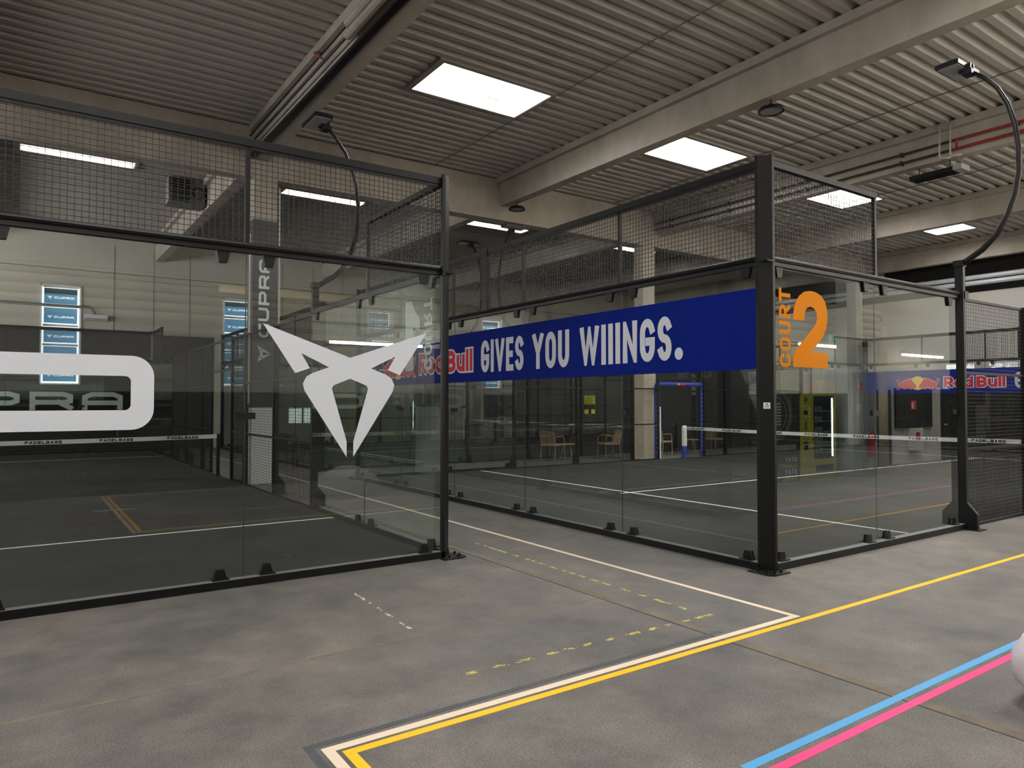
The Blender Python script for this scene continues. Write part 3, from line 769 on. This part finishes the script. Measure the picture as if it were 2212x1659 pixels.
tag(flakes(-1.63, 2.7, -1.66, -.45, 700, .03).build('worn_paint_line', M['dash'], recalc=False), 'worn yellow paint dashes between the cages, parallel to the cream tape', 'paint marking')
tag(flakes(-3.75, -.62, -1.62, -.66, 520, .035).build('worn_paint_line', M['dash'], recalc=False), 'worn yellow paint dashes just inside the long cream and amber tapes', 'paint marking')
tag(flakes(-3.62, 1.45, -3.66, .25, 120, .02).build('worn_paint_line', M['tapew'], recalc=False), 'faint whitish paint flecks near the bottom rail under the emblem', 'paint marking')

# ------------------------------------------------------------------ beanbags
def beanbag(loc, r, h, mat, label, seed):
    rnd = random.Random(seed)
    bm = bmesh.new(); bmesh.ops.create_uvsphere(bm, u_segments=40, v_segments=24, radius=1.0)
    ph = [rnd.uniform(0, 6.28) for _ in range(4)]
    for v in bm.verts:
        x, y, z = v.co; a = math.atan2(y, x)
        rad = 1 + .045 * math.sin(3 * a + ph[0]) + .03 * math.sin(7 * a + ph[1] + 3 * z) + .02 * math.sin(13 * a + 5 * z + ph[2])
        zz = z
        if zz < -.55: zz = -.55 - (abs(zz) - .55) * .25
        if zz > .1: rad *= 1 - .16 * (zz - .1) ** 1.5
        v.co = (x * rad * r, y * rad * r, (zz + .66) * h / 1.66 + .012 * math.sin(5 * a + 4 * z + ph[3]) * (1 if z > -.3 else 0))
    me = bpy.data.meshes.new('beanbag'); bm.to_mesh(me); bm.free(); me.materials.append(mat)
    for p in me.polygons: p.use_smooth = True
    zmin = min(v.co.z for v in me.vertices)
    for v in me.vertices: v.co.z -= zmin
    o = bpy.data.objects.new('beanbag', me); COL.objects.link(o); o.location = loc
    tag(o, label, 'beanbag')
    sm = MB().tube([(r * .955 * math.cos(t), r * .955 * math.sin(t), h * .60) for t in [2 * math.pi * i / 40 for i in range(41)]], .006, 6)
    sm.build('seam', mat, o, smooth=True)
    return o
beanbag((-1.19, -3.10, 0), .53, .50, M['bag'], 'pale pinkish grey beanbag cut off by the right edge of the picture', 1)
beanbag((-6.75, -2.45, 0), .48, .5, M['bagd'], 'grey beanbag mirrored dimly in the front glass at the left', 2)

# ------------------------------------------------------------------ padded door frame and padded net post
t = empty('padded_door_frame', 'blue padded door frame around the far entrance of the banner cage', 'door padding', (9.05, 10.12, 0))
for x in (0, 1.95):
    MB().tube([(x, 0, .012), (x, 0, 2.08)], .068, 12).build('padded_upright', M['pad'], t, smooth=False)
    lc = MB()
    for i in range(14): lc.tube([(x - .07, -.03, .2 + i * .13), (x - .02, -.072, .215 + i * .13)], .006, 5)
    lc.build('lacing', M['vinyl'], t)
MB().tube([(0, 0, 2.06), (.03, 0, 2.13), (.09, 0, 2.16), (1.86, 0, 2.16), (1.92, 0, 2.13), (1.95, 0, 2.06)], .068, 12).build('padded_lintel', M['pad'], t)
MB().flat([[(.78, 2.13), (.86, 2.13), (.86, 2.18), (.78, 2.18)], [(.9, 2.13), (1.16, 2.13), (1.16, 2.18), (.9, 2.18)]], lambda a, b, d: (a, -.07, b)).build('logo_patch', M['red'], t)
MB().flat([[(.86 + .03 * math.cos(k), 2.155 + .03 * math.sin(k)) for k in [i * .5 for i in range(12)]]], lambda a, b, d: (a, -.071, b)).build('logo_patch', M['yellow'], t)
t = net2; PX, PY = 9.96, 9.90
MB().tube([(PX, PY, .015), (PX, PY, .36)], .075, 14).build('blue_sleeve', M['pad'], t)
MB().tube([(PX, PY, .36), (PX, PY, .90), (PX, PY, .94), (PX, PY, .955)], [.075, .075, .06, .02], 14).build('white_sleeve', M['white'], t)
MB().tube([(PX + .07, PY - .05, .1), (PX + .09, PY - .07, .04), (PX + .3, PY - .3, .02), (PX + .55, PY - .42, .02)], .006, 5).build('cord', M['black'], t)
o = tag(B((9.31, 10.3, 0), (9.42, 10.66, 1.5)).build('column_guard_board', M['white']), 'white guard board standing beside the cream column base', 'board')
o = tag(B((9.20, 10.3, 1.52), (9.42, 10.66, 3.6)).build('column_guard_board', M['fabric']), 'black board above the white guard board beside the cream column', 'board')

# ------------------------------------------------------------------ rope chairs, side tables
def armchair(mat, frame):
    t = empty('rope_armchair', '', 'chair')
    r = .011
    for sx in (-1, 1):
        MB().tube([(sx * .26, .24, 0), (sx * .25, .24, .42), (sx * .25, .23, .60), (sx * .25, .17, .655), (sx * .25, -.22, .655)], r, 7).build('leg', frame, t)
        MB().tube([(sx * .24, -.27, 0), (sx * .235, -.22, .42)], r, 7).build('leg', frame, t)
    st = MB()
    for i in range(22): st.box((-.24 + i * .0218, -.22, .415), (-.24 + i * .0218 + .017, .24, .435))
    st.box((-.25, .225, .40), (.25, .25, .44)).box((-.25, -.235, .40), (.25, -.21, .44)).box((-.25, -.23, .40), (-.235, .25, .44)).box((.235, -.23, .40), (.25, .25, .44))
    st.build('seat', mat, t)
    bk = MB()
    bk.tube([(-.24, -.22, .42), (-.24, -.30, .74), (-.20, -.325, .80), (.20, -.325, .80), (.24, -.30, .74), (.24, -.22, .42)], r, 7)
    for i in range(20):
        x = -.215 + i * .0226
        bk.tube([(x, -.225, .43), (x * .98, -.305, .70), (x * .95, -.325, .79)], .0055, 5)
    bk.build('backrest', mat, t)
    return t
ch = armchair(M['rope'], M['rope'])
for i, (x, y, rz, lb) in enumerate(((6.55, 11.75, -70, 'beige rope armchair facing right, leftmost behind the mesh under the banner'),
                                    (8.25, 11.25, 75, 'beige rope armchair facing left, between the yellow sign and the cream column'),
                                    (10.35, 11.2, -80, 'beige rope armchair between the white guard board and the padded net post'),
                                    (13.0, 11.35, -85, 'beige rope armchair just right of the blue padded upright'))):
    o = ch if i == 0 else copy_tree(ch)
    o.location = (x, y, 0); o.rotation_euler = (0, 0, R(rz)); o['label'] = lb; o['group'] = 'rope armchairs behind the cage'
def side_table():
    t = empty('side_table', '', 'table')
    MB().tube([(0, 0, .40), (0, 0, .42)], .24, 24).build('table_top', M['rope'], t)
    for k in range(3):
        a = k * 2.094 + .4
        MB().tube([(.12 * math.cos(a), .12 * math.sin(a), .40), (.22 * math.cos(a), .22 * math.sin(a), 0)], .010, 6).build('leg', M['rope'], t)
    return t
tb = side_table(); tb.location = (7.2, 11.85, 0); tb['label'] = 'low round beige table beside the leftmost rope armchair'
o = copy_tree(tb); o.location = (12.1, 11.5, 0); o['label'] = 'low round beige table seen through the blue padded door frame'
bc = copy_tree(ch)
def recolor(o, m):
    for c in o.children:
        if c.type == 'MESH': c.data = c.data.copy(); c.data.materials[0] = m
recolor(bc, M['black'])
for i, (x, y, rz) in enumerate(((-.55, 13.4, 150), (-.52, 14.5, 120))):
    o = bc if i == 0 else copy_tree(bc)
    o.location = (x, y, 0); o.rotation_euler = (0, 0, R(rz)); o['group'] = 'black chairs beyond the emblem'
    o['label'] = ('black armchair seen left of the emblem, the nearer of the dark pair', 'black armchair seen left of the emblem, the farther of the dark pair')[i]

# yellow rules sign on the mesh of the far cage, black windscreens
t = MB().box((8.10, 12.17, 1.28), (8.52, 12.18, 1.83)).build('rules_sign', M['fabric']); tag(t, 'yellow and black rules sign hanging on the far mesh fence', 'sign')
MB().box((8.10, 12.163, 1.56), (8.52, 12.17, 1.83)).build('yellow_field', M['sign_y'], t)
for a in (8.10, 8.37): MB().box((a, 12.163, 1.28), (a + .15, 12.17, 1.41)).build('yellow_field', M['sign_y'], t)
for i in range(5): MB().flat([[(8.13, 1.785 - i * .05), (8.46 - .05 * (i % 2), 1.785 - i * .05), (8.46 - .05 * (i % 2), 1.805 - i * .05), (8.13, 1.805 - i * .05)]], lambda a, b, d: (a, 12.161, b)).build('text_line', M['black'], t)
for x0, x1, lb in ((9.7, 12.9, 'black windscreen cloth behind the blue padded door frame'), (13.1, 16.0, 'black windscreen cloth on the far fence left of the big dark corner post')):
    w = MB()
    n0 = 40
    for i in range(n0 + 1):
        a = x0 + (x1 - x0) * i / n0; w.v += [(a, 12.19 + .015 * math.sin(a * 9), .08), (a, 12.19 + .015 * math.sin(a * 7 + 1), 2.9)]
    for i in range(n0): w.f.append((2 * i, 2 * i + 2, 2 * i + 3, 2 * i + 1))
    tag(w.build('windscreen_cloth', M['fabric'], recalc=False), lb, 'windscreen')

# ------------------------------------------------------------------ ceiling fittings
def highbay():
    t = empty('high_bay_lamp', '', 'lamp')
    MB().ring((0, 0, 0), .19, .018, 'z', 28, 6).build('rim', M['steel'], t)
    MB().tube([(0, 0, .0), (0, 0, .015)], .185, 24).build('lens', M['lampface'], t)
    hs = MB().tube([(0, 0, .015), (0, 0, .07), (0, 0, .1)], [.17, .1, .05], 20)
    for k in range(16):
        a = k * math.pi / 8; hs.bar((.06 * math.cos(a), .06 * math.sin(a), .05), (.175 * math.cos(a), .175 * math.sin(a), .03), .008, .05)
    hs.build('heat_sink', M['steel'], t)
    MB().tube([(0, 0, .1), (0, 0, .19)], .012, 6).build('hook', M['steel'], t)
    return t
hb = highbay(); hb.location = (3.90, 2.645, 6.31); hb['label'] = 'round black high bay lamp hanging under the big beam, right of the near skylight'
o = copy_tree(hb); o.location = (3.90, 9.75, 6.31); o['label'] = 'round black high bay lamp hanging at the girder end of the big beam'
t = empty('louvred_heater', 'flat black louvred unit hanging under the beam with the red pipes', 'ceiling unit', (9.35, 2.65, 6.28))
lv = MB().box((-.18, -.42, .0), (.18, .42, .03))
for i in range(9): lv.box((-.17 + i * .04, -.42, -.05), (-.155 + i * .04, .42, 0))
lv.build('louvres', M['black'], t); MB().box((-.18, -.58, -.05), (.18, -.42, .06)).build('end_box', M['greypaint'], t)
MB().tube([(0, -.3, .03), (0, -.3, .22)], .01, 6).build('hanger', M['steel'], t); MB().tube([(0, .3, .03), (0, .3, .22)], .01, 6).build('hanger', M['steel'], t)
# pipes along the beam at x = 9.22
for i, z in enumerate((6.80, 6.62)):
    t = empty('service_pipe', ('upper', 'lower')[i] + ' of two beam pipes, red near the right edge and dark further back', 'pipe', (9.13, 0, z))
    MB().tube([(0, -5.2, 0), (0, 2.2, 0)], .028, 8).build('red_section', M['redpipe'], t)
    MB().tube([(0, 2.2, 0), (0, 10.2, 0)], .024, 8).build('dark_section', M['darkpipe'], t)
    for y in (-3, -1, 1.1, 3.2, 5.4, 7.6, 9.6): MB().box((-.04, y - .02, -.04), (.08, y + .02, .04)).build('pipe_clip', M['darkpipe'], t)
for i, y in enumerate((2.22, 2.42)):
    tag(MB().tube([(9.08, y, 7.15), (9.06, y, 6.55), (9.06, y - .03, 6.48), (9.06, y - .2, 6.46)], .018, 8).build('white_conduit', M['whitepipe'], smooth=True), ('right', 'left')[i] + ' of two white conduit drops bent like hooks over the red pipes', 'conduit')
MB().tube([(-.01, 2.1, .18), (-.08, 2.1, .14), (-.08, 2.1, .04), (-.01, 2.1, 0)], .022, 8).build('pipe_link', M['redpipe'], t)
for i, (x, lb) in enumerate(((1.93, 'thin dark cable clipped under the deck beside the near skylight'), (7.6, 'thin dark cable under the deck between the big beam and the piped beam'), (12.85, 'thin dark cable under the deck beyond the piped beam'))):
    tag(MB().tube([(x, -5.2, 7.17), (x, 10.28, 7.17)], .011, 5).build('ceiling_cable', M['grill']), lb, 'cable')
# pipes and trays along the left beam (x = -2.15)
t = empty('insulated_pipes', 'pair of thick grey insulated pipes along the top of the left beam', 'pipe', (-2.27, 0, 6.93))
MB().tube([(0, -5.2, 0), (0, 5.1, 0)], .065, 10).build('pipe', M['conc'], t); MB().tube([(.0, -5.2, -.17), (0, 5.1, -.17)], .065, 10).build('pipe', M['conc'], t)
MB().tube([(0, 5.1, 0), (0, 10.2, 0)], .018, 8).build('bare_pipe', M['darkpipe'], t); MB().tube([(0, 5.1, -.17), (0, 10.2, -.17)], .018, 8).build('bare_pipe', M['darkpipe'], t)
for k in range(3): MB().tube([(-.02, 6.0 + k * .12, -.17 + .08 * k), (-.07, 6.05 + k * .12, -.08 + .06 * k), (-.03, 6.15 + k * .1, .02 + .04 * k)], .012, 6).build('red_valve', M['redpipe'], t)
t = empty('cable_tray', 'long dark cable tray under the left beam', 'cable tray', (-2.22, 0, 6.50))
MB().box((-.07, -5.2, -.02), (.03, 10.2, .0)).box((-.07, -5.2, .0), (-.06, 10.2, .035)).build('tray', M['steel'], t)
for k in range(4): MB().tube([(-.04 + .02 * k, -5.2, .01), (-.045 + .02 * k, 4.9, .01 + .004 * k), (-.03 + .02 * k, 5.2, .03)], .009, 5).build('cable', M['grill'], t)
# fan heater in the far bay
t = empty('fan_heater', 'grey box fan heater hanging in the far bay behind the front mesh', 'heater', (-2.62, 15.0, 6.55))
MB().box((-.42, -.3, 0), (.42, .3, .62)).build('casing', M['grill'], t)
fg = MB()
for i in range(9): fg.box((-.39, -.33, .04 + i * .065), (.10, -.30, .065 + i * .065))
fg.build('front_louvres', M['steel'], t)
MB().ring((.26, -.32, .3), .13, .015, 'y').build('fan_ring', M['black'], t)
MB().tube([(-.3, 0, .62), (-.3, 0, .68)], .015, 6).build('hanger', M['steel'], t); MB().tube([(.3, 0, .62), (.3, 0, .68)], .015, 6).build('hanger', M['steel'], t)
# strip lamp and conduit on the north wall
t = empty('wall_strip_lamp', 'small grey strip lamp on the pale wall right of the first blue window', 'lamp', (-3.93, 22.8, 4.42))
MB().box((-.34, -.10, -.09), (.34, .06, .09)).build('casing', M['silver'], t); MB().box((-.32, -.11, -.08), (.32, -.10, -.03)).build('lens', M['lampface'], t)
tag(MB().tube([(-13.5, 22.78, 4.74), (-4.15, 22.78, 4.74), (-4.02, 22.78, 4.70), (-3.95, 22.78, 4.53)], .045, 8).build('wall_pipe', M['grill'], smooth=True), 'grey pipe crossing the first blue window and bending down to the strip lamp', 'pipe')
tag(MB().tube([(-.1, 22.73, 5.75), (12.5, 22.73, 5.75)], .16, 12).build('round_duct', M['duct'], smooth=True), 'thick cream duct on the far wall above the blue windows', 'duct')
# silver ducts along the east wall
for i, z in enumerate((6.02, 5.82)):
    tag(MB().tube([(21.6, -5.3, z), (21.6, 22.8, z)], .085, 12).build('round_duct', M['silver'], smooth=True), ('upper', 'lower')[i] + ' of two long silver ducts high at the right edge', 'duct')

# red fire sign and red post by the column
t = MB().box((-2.17, 11.18, 1.60), (-1.93, 11.20, 1.83)).build('fire_sign', M['sign_r']); tag(t, 'red and cream fire point sign behind the side mesh near the grey column wrap', 'sign')
MB().box((-2.155, 11.17, 1.64), (-2.06, 11.18, 1.79)).build('cream_field', M['rope'], t)
MB().tube([(-2.05, 11.22, .012), (-2.05, 11.22, 1.7)], .012, 6).build('stand_pole', M['steel'], t)
MB().tube([(-2.05, 11.22, 0), (-2.05, 11.22, .012)], .14, 20).build('stand_base', M['steel'], t)
t = empty('fire_extinguisher', 'red fire extinguisher on the floor beside the white column base', 'fire extinguisher', (-2.02, 11.0, 0))
MB().tube([(0, 0, 0), (0, 0, .02), (0, 0, .42), (0, 0, .48), (0, 0, .5)], [.06, .075, .075, .04, .02], 14).build('cylinder', M['sign_r'], t); MB().box((-.02, -.05, .5), (.02, .05, .54)).build('valve', M['black'], t)

# ------------------------------------------------------------------ lounge side (seen mirrored in the glass)
G['H'] = [[(0, 0), (0, 1)], [(1, 0), (1, 1)], [(0, .5), (1, .5)]]
t = B((4.4, YS, 0), (7.38, -4.50, 1.83)).build('lounge_partition', M['dark']); struct(t, 'dark partition with pale ring logo beside the vending machine')
fs = lambda a, b, d: (-a, -4.50 + d, b)
rg = MB()
for r_, w_ in ((.53, .02), (.47, .012), (.36, .012)):
    rg.flat([[(-6.55 + r2 * math.cos(a), 1.38 + r2 * math.sin(a)) for r2, a in ((r_, i * .13), (r_, (i + 1) * .13), (r_ - w_, (i + 1) * .13), (r_ - w_, i * .13))] for i in range(48)], fs, .004)
rg.build('ring_logo', M['vinylgrey'], t, recalc=False)
bars = [[(-6.75 + .0, 1.58 - i * .06), (-6.40 + .04 * (i % 3), 1.58 - i * .06), (-6.40 + .04 * (i % 3), 1.61 - i * .06), (-6.75, 1.61 - i * .06)] for i in range(8)]
MB().flat(bars, fs, .004).build('logo_lines', M['vinylgrey'], t, recalc=False)
for i, (wd, mt) in enumerate((('STAY', 'vinylgrey'), ('HUNGRY', 'lime'), ('STAY', 'vinylgrey'), ('PADEL', 'lime'))):
    P, w = text(wd, .10, .022, .085, .018)
    MB().flat(place(P, -7.26, .40 - i * .125), fs, .004).build('lettering', M[mt], t, recalc=False)
t = empty('vending_machine', 'lime green vending machine mirrored in the glass below the orange number two', 'vending machine', (8.02, -4.5, 0))
MB().box((-.62, -.8, .12), (.70, -.02, 1.82)).build('cabinet', M['lime'], t)
MB().box((-.60, -.78, 0), (.68, -.06, .12)).build('plinth', M['lime'], t)
MB().box((-.62, -.02, .12), (-.21, 0, 1.82)).build('control_panel', M['lime'], t)
fr = MB().box((-.21, -.02, .12), (-.14, .0, 1.82)).box((.64, -.02, .12), (.70, 0, 1.82)).box((-.14, -.02, 1.76), (.64, 0, 1.82)).box((-.14, -.02, .30), (.64, 0, .42)).box((-.14, -.02, .12), (.64, 0, .14)).build('door_frame', M['lime'], t)
MB().box((-.14, -.022, .42), (.64, -.012, 1.76)).build('glass_door', M['vglass'], t)
MB().box((.55, -.011, .46), (.585, 0, 1.72)).build('light_strip', M['led'], t)
for k in range(5):
    MB().box((-.12, -.012, .55 + k * .22), (.50, -.006, .56 + k * .22)).build('shelf', M['silver'], t)
    cs = MB()
    for j in range(4): cs.box((-.06 + j * .07, -.012, .575 + k * .22), (-.035 + j * .07, -.008, .66 + k * .22))
    cs.build('drink_row', M['can'], t, label='row of pale cans')
MB().box((-.05, -.01, .15), (.58, .001, .29)).build('delivery_grille', M['black'], t)
MB().tube([(-.42, -.01, 1.68), (-.42, .006, 1.68)], .05, 16).build('round_badge', M['black'], t)
MB().box((-.50, -.01, 1.36), (-.35, .004, 1.45)).build('display', M['vglass'], t); MB().box((-.45, -.01, 1.05), (-.39, .004, 1.22)).build('coin_slot', M['steel'], t); MB().box((-.50, -.01, .62), (-.36, .004, .80)).build('coin_return', M['steel'], t)
# grey column with signs and an extinguisher
t = struct(MB().box((8.98, -4.9, 0), (9.95, -4.25, 2.35)).box((9.35, -4.85, 2.35), (9.95, -4.6, 7.2)).build('column', M['greypaint']), 'grey lounge column with small safety signs')
s_ = MB().box((9.10, -4.25, 1.9), (9.33, -4.235, 2.08)).build('fire_sign', M['sign_r'], t); MB().box((9.13, -4.235, 1.94), (9.19, -4.233, 2.04)).build('symbol', M['vinyl'], s_)
MB().box((9.07, -4.25, 1.4), (9.30, -4.235, 1.59)).build('notice_plate', M['vinylgrey'], t)
t = empty('fire_extinguisher', 'red fire extinguisher on the grey lounge column, mirrored behind the net band', 'fire extinguisher', (9.55, -4.16, .42))
MB().tube([(0, 0, 0), (0, 0, .02), (0, 0, .46), (0, 0, .52), (0, 0, .55)], [.06, .075, .075, .04, .02], 14).build('cylinder', M['sign_r'], t)
MB().tube([(0, 0, .55), (.07, 0, .56), (.1, .02, .46), (.09, .03, .3)], .012, 6).build('hose', M['black'], t)
# ducts, tubes, exit sign
struct(B((XW, YS, 3.02), (11.8, YS + .03, 3.98)).build('duct_shade_sheet', M['ductshade']), 'dark sheet standing in for the shade between the stacked ducts')  # dark sheet stands in for the shade in the gaps between ducts
for i in range(5):
    z = 3.86 - i * .17
    pts = [(-13.5, -5.2, z), (11.75 + i * .02, -5.2, z), (11.9, -5.2, z - .05), (11.95, -5.2, z - .18)] if i == 0 else [(-13.5, -5.2, z), (11.8, -5.2, z)]
    tag(MB().tube(pts, .075, 12).build('round_duct', M['duct'], smooth=True), ('topmost', 'second', 'third', 'fourth', 'lowest')[i] + ' of five cream ducts on the lounge wall, mirrored behind the orange number', 'duct')
tag(MB().tube([(12.03, -5.2, 3.56), (12.03, -5.2, .0)], .11, 12).build('round_duct', M['duct'], smooth=True), 'vertical cream duct at the end of the lounge duct stack', 'duct')
def tubelamp(x0, x1, y, z, label):
    t = empty('tube_lamp', label, 'lamp', ((x0 + x1) / 2, y, z)); h = (x1 - x0) / 2
    MB().box((-h, -.05, .03), (h, .05, .09)).build('housing', M['white'], t)
    MB().tube([(-h + .03, 0, 0), (h - .03, 0, 0)], .028, 10).build('tube', M['tube'], t)
    return t
tubelamp(8.2, 10.4, -5.05, 2.92, 'long lit tube lamp on the lounge wall, mirrored across the orange number')
tubelamp(-.85, 1.3, -5.0, 2.85, 'lit tube lamp on the lounge wall, mirrored above the white emblem')
tubelamp(4.2, 6.2, -4.9, 2.85, 'lit tube lamp over the dark lounge partition')
tubelamp(12.6, 14.8, -5.0, 2.85, 'lit tube lamp above the lounge doors')
t = B((9.38, -5.10, 3.02), (9.86, -5.06, 3.2)).build('exit_sign', M['sign_g']); tag(t, 'green exit sign with a white arrow on the lounge wall, mirrored beside the number', 'sign')
ar = [(-9.8, 3.11), (-9.74, 3.17), (-9.74, 3.13), (-9.66, 3.13), (-9.66, 3.09), (-9.74, 3.09), (-9.74, 3.05)]
ar = [(-19.24 - a, b) for a, b in ar]
ar = [(-9.44, 3.11), (-9.50, 3.17), (-9.50, 3.13), (-9.60, 3.13), (-9.60, 3.09), (-9.50, 3.09), (-9.50, 3.05)]
MB().flat(cut_poly([(-19.24 - a, b) for a, b in ar]), lambda a, b, d: (-a, -5.055, b)).build('arrow', M['logo'], t, recalc=False)
MB().flat([[(-9.50, 3.04), (-9.42, 3.04), (-9.42, 3.18), (-9.50, 3.18)]], lambda a, b, d: (-a, -5.055, b)).build('door_symbol', M['logo'], t, recalc=False)
w = struct(MB().box((7.6, YS - .02, 4.0), (10.5, YS + .02, 5.0)).build('window_9', M['black']), 'dark upper opening in the lounge wall')
# lounge doors and hose cabinet
for i, (x0, x1, z0, z1) in enumerate(((12.0, 12.7, 0, 1.95), (12.95, 14.9, .95, 2.0), (15.5, 16.6, 0, 2.0))):
    d = struct(B((x0, YS, z0), (x1, YS + .06, z1)).build('door_%d' % (4 + i), M['dark']), 'dark door or hatch in the lounge wall')
    if z0 == 0: B((x0 + .08, YS + .06, .98), (x0 + .2, YS + .1, 1.02)).build('handle', M['silver'], d)
t = B((13.65, YS + .0, .35), (14.2, YS + .14, .93)).build('hose_cabinet', M['white']); tag(t, 'white hose cabinet with a red symbol, mirrored right of the glass joint', 'cabinet')
B((13.8, YS + .14, .62), (14.0, YS + .15, .82)).build('symbol', M['sign_r'], t)
t = B((13.7, YS + .06, 1.42), (13.98, YS + .075, 1.68)).build('fire_sign', M['sign_r']); tag(t, 'small red fire sign on the dark lounge hatch', 'sign')
B((13.73, YS + .075, 1.46), (13.83, YS + .08, 1.64)).build('symbol', M['vinyl'], t)

# ------------------------------------------------------------------ floor joints
M['seam'] = pm('floor_joint_filler', (112, 103, 90), 0.8, spec=0.2, var=0.2, scale=6)
M['seamd'] = pm('floor_joint_gap', (52, 50, 47), 0.9, spec=0.1)
jt = ribbon([(-1.96, -5.3), (-1.96, 20)], .075, .0008).build('trim_3', M['seam']); struct(jt, 'pale filled joint running across the concrete floor')
ribbon([(-2.01, -5.3), (-2.01, 20)], .008, .0011).build('joint_gap', M['seamd'], jt)
jt = ribbon([(-12, .12), (-2.0, .17)], .03, .0007).build('trim_4', M['seam']); struct(jt, 'faint saw cut in the concrete floor')

for o in COL.objects:
    if o.name.startswith('worn_paint_line'): o['kind'] = 'stuff'
tubelamp(-8.2, -5.8, -4.9, 4.95, 'added fill tube high on the wall behind the viewpoint')  # unseen tube, added to brighten the near floor
tubelamp(5.0, 7.5, -4.4, 4.8, 'added fill tube high over the lounge partition, first of three in a row')  # unseen row of three tubes, added to brighten the lounge wall
tubelamp(8.8, 11.3, -4.4, 4.8, 'added fill tube high over the lounge column, middle of three in a row')
tubelamp(12.6, 15.1, -4.4, 4.8, 'added fill tube high over the lounge doors, last of three in a row')

t = tag(B((-5.05, -3.38, .0004), (-4.50, -3.29, .002)).build('floor_sticker', M['vinyl']), 'white oblong sticker on the floor, mirrored low in the front glass', 'sticker')
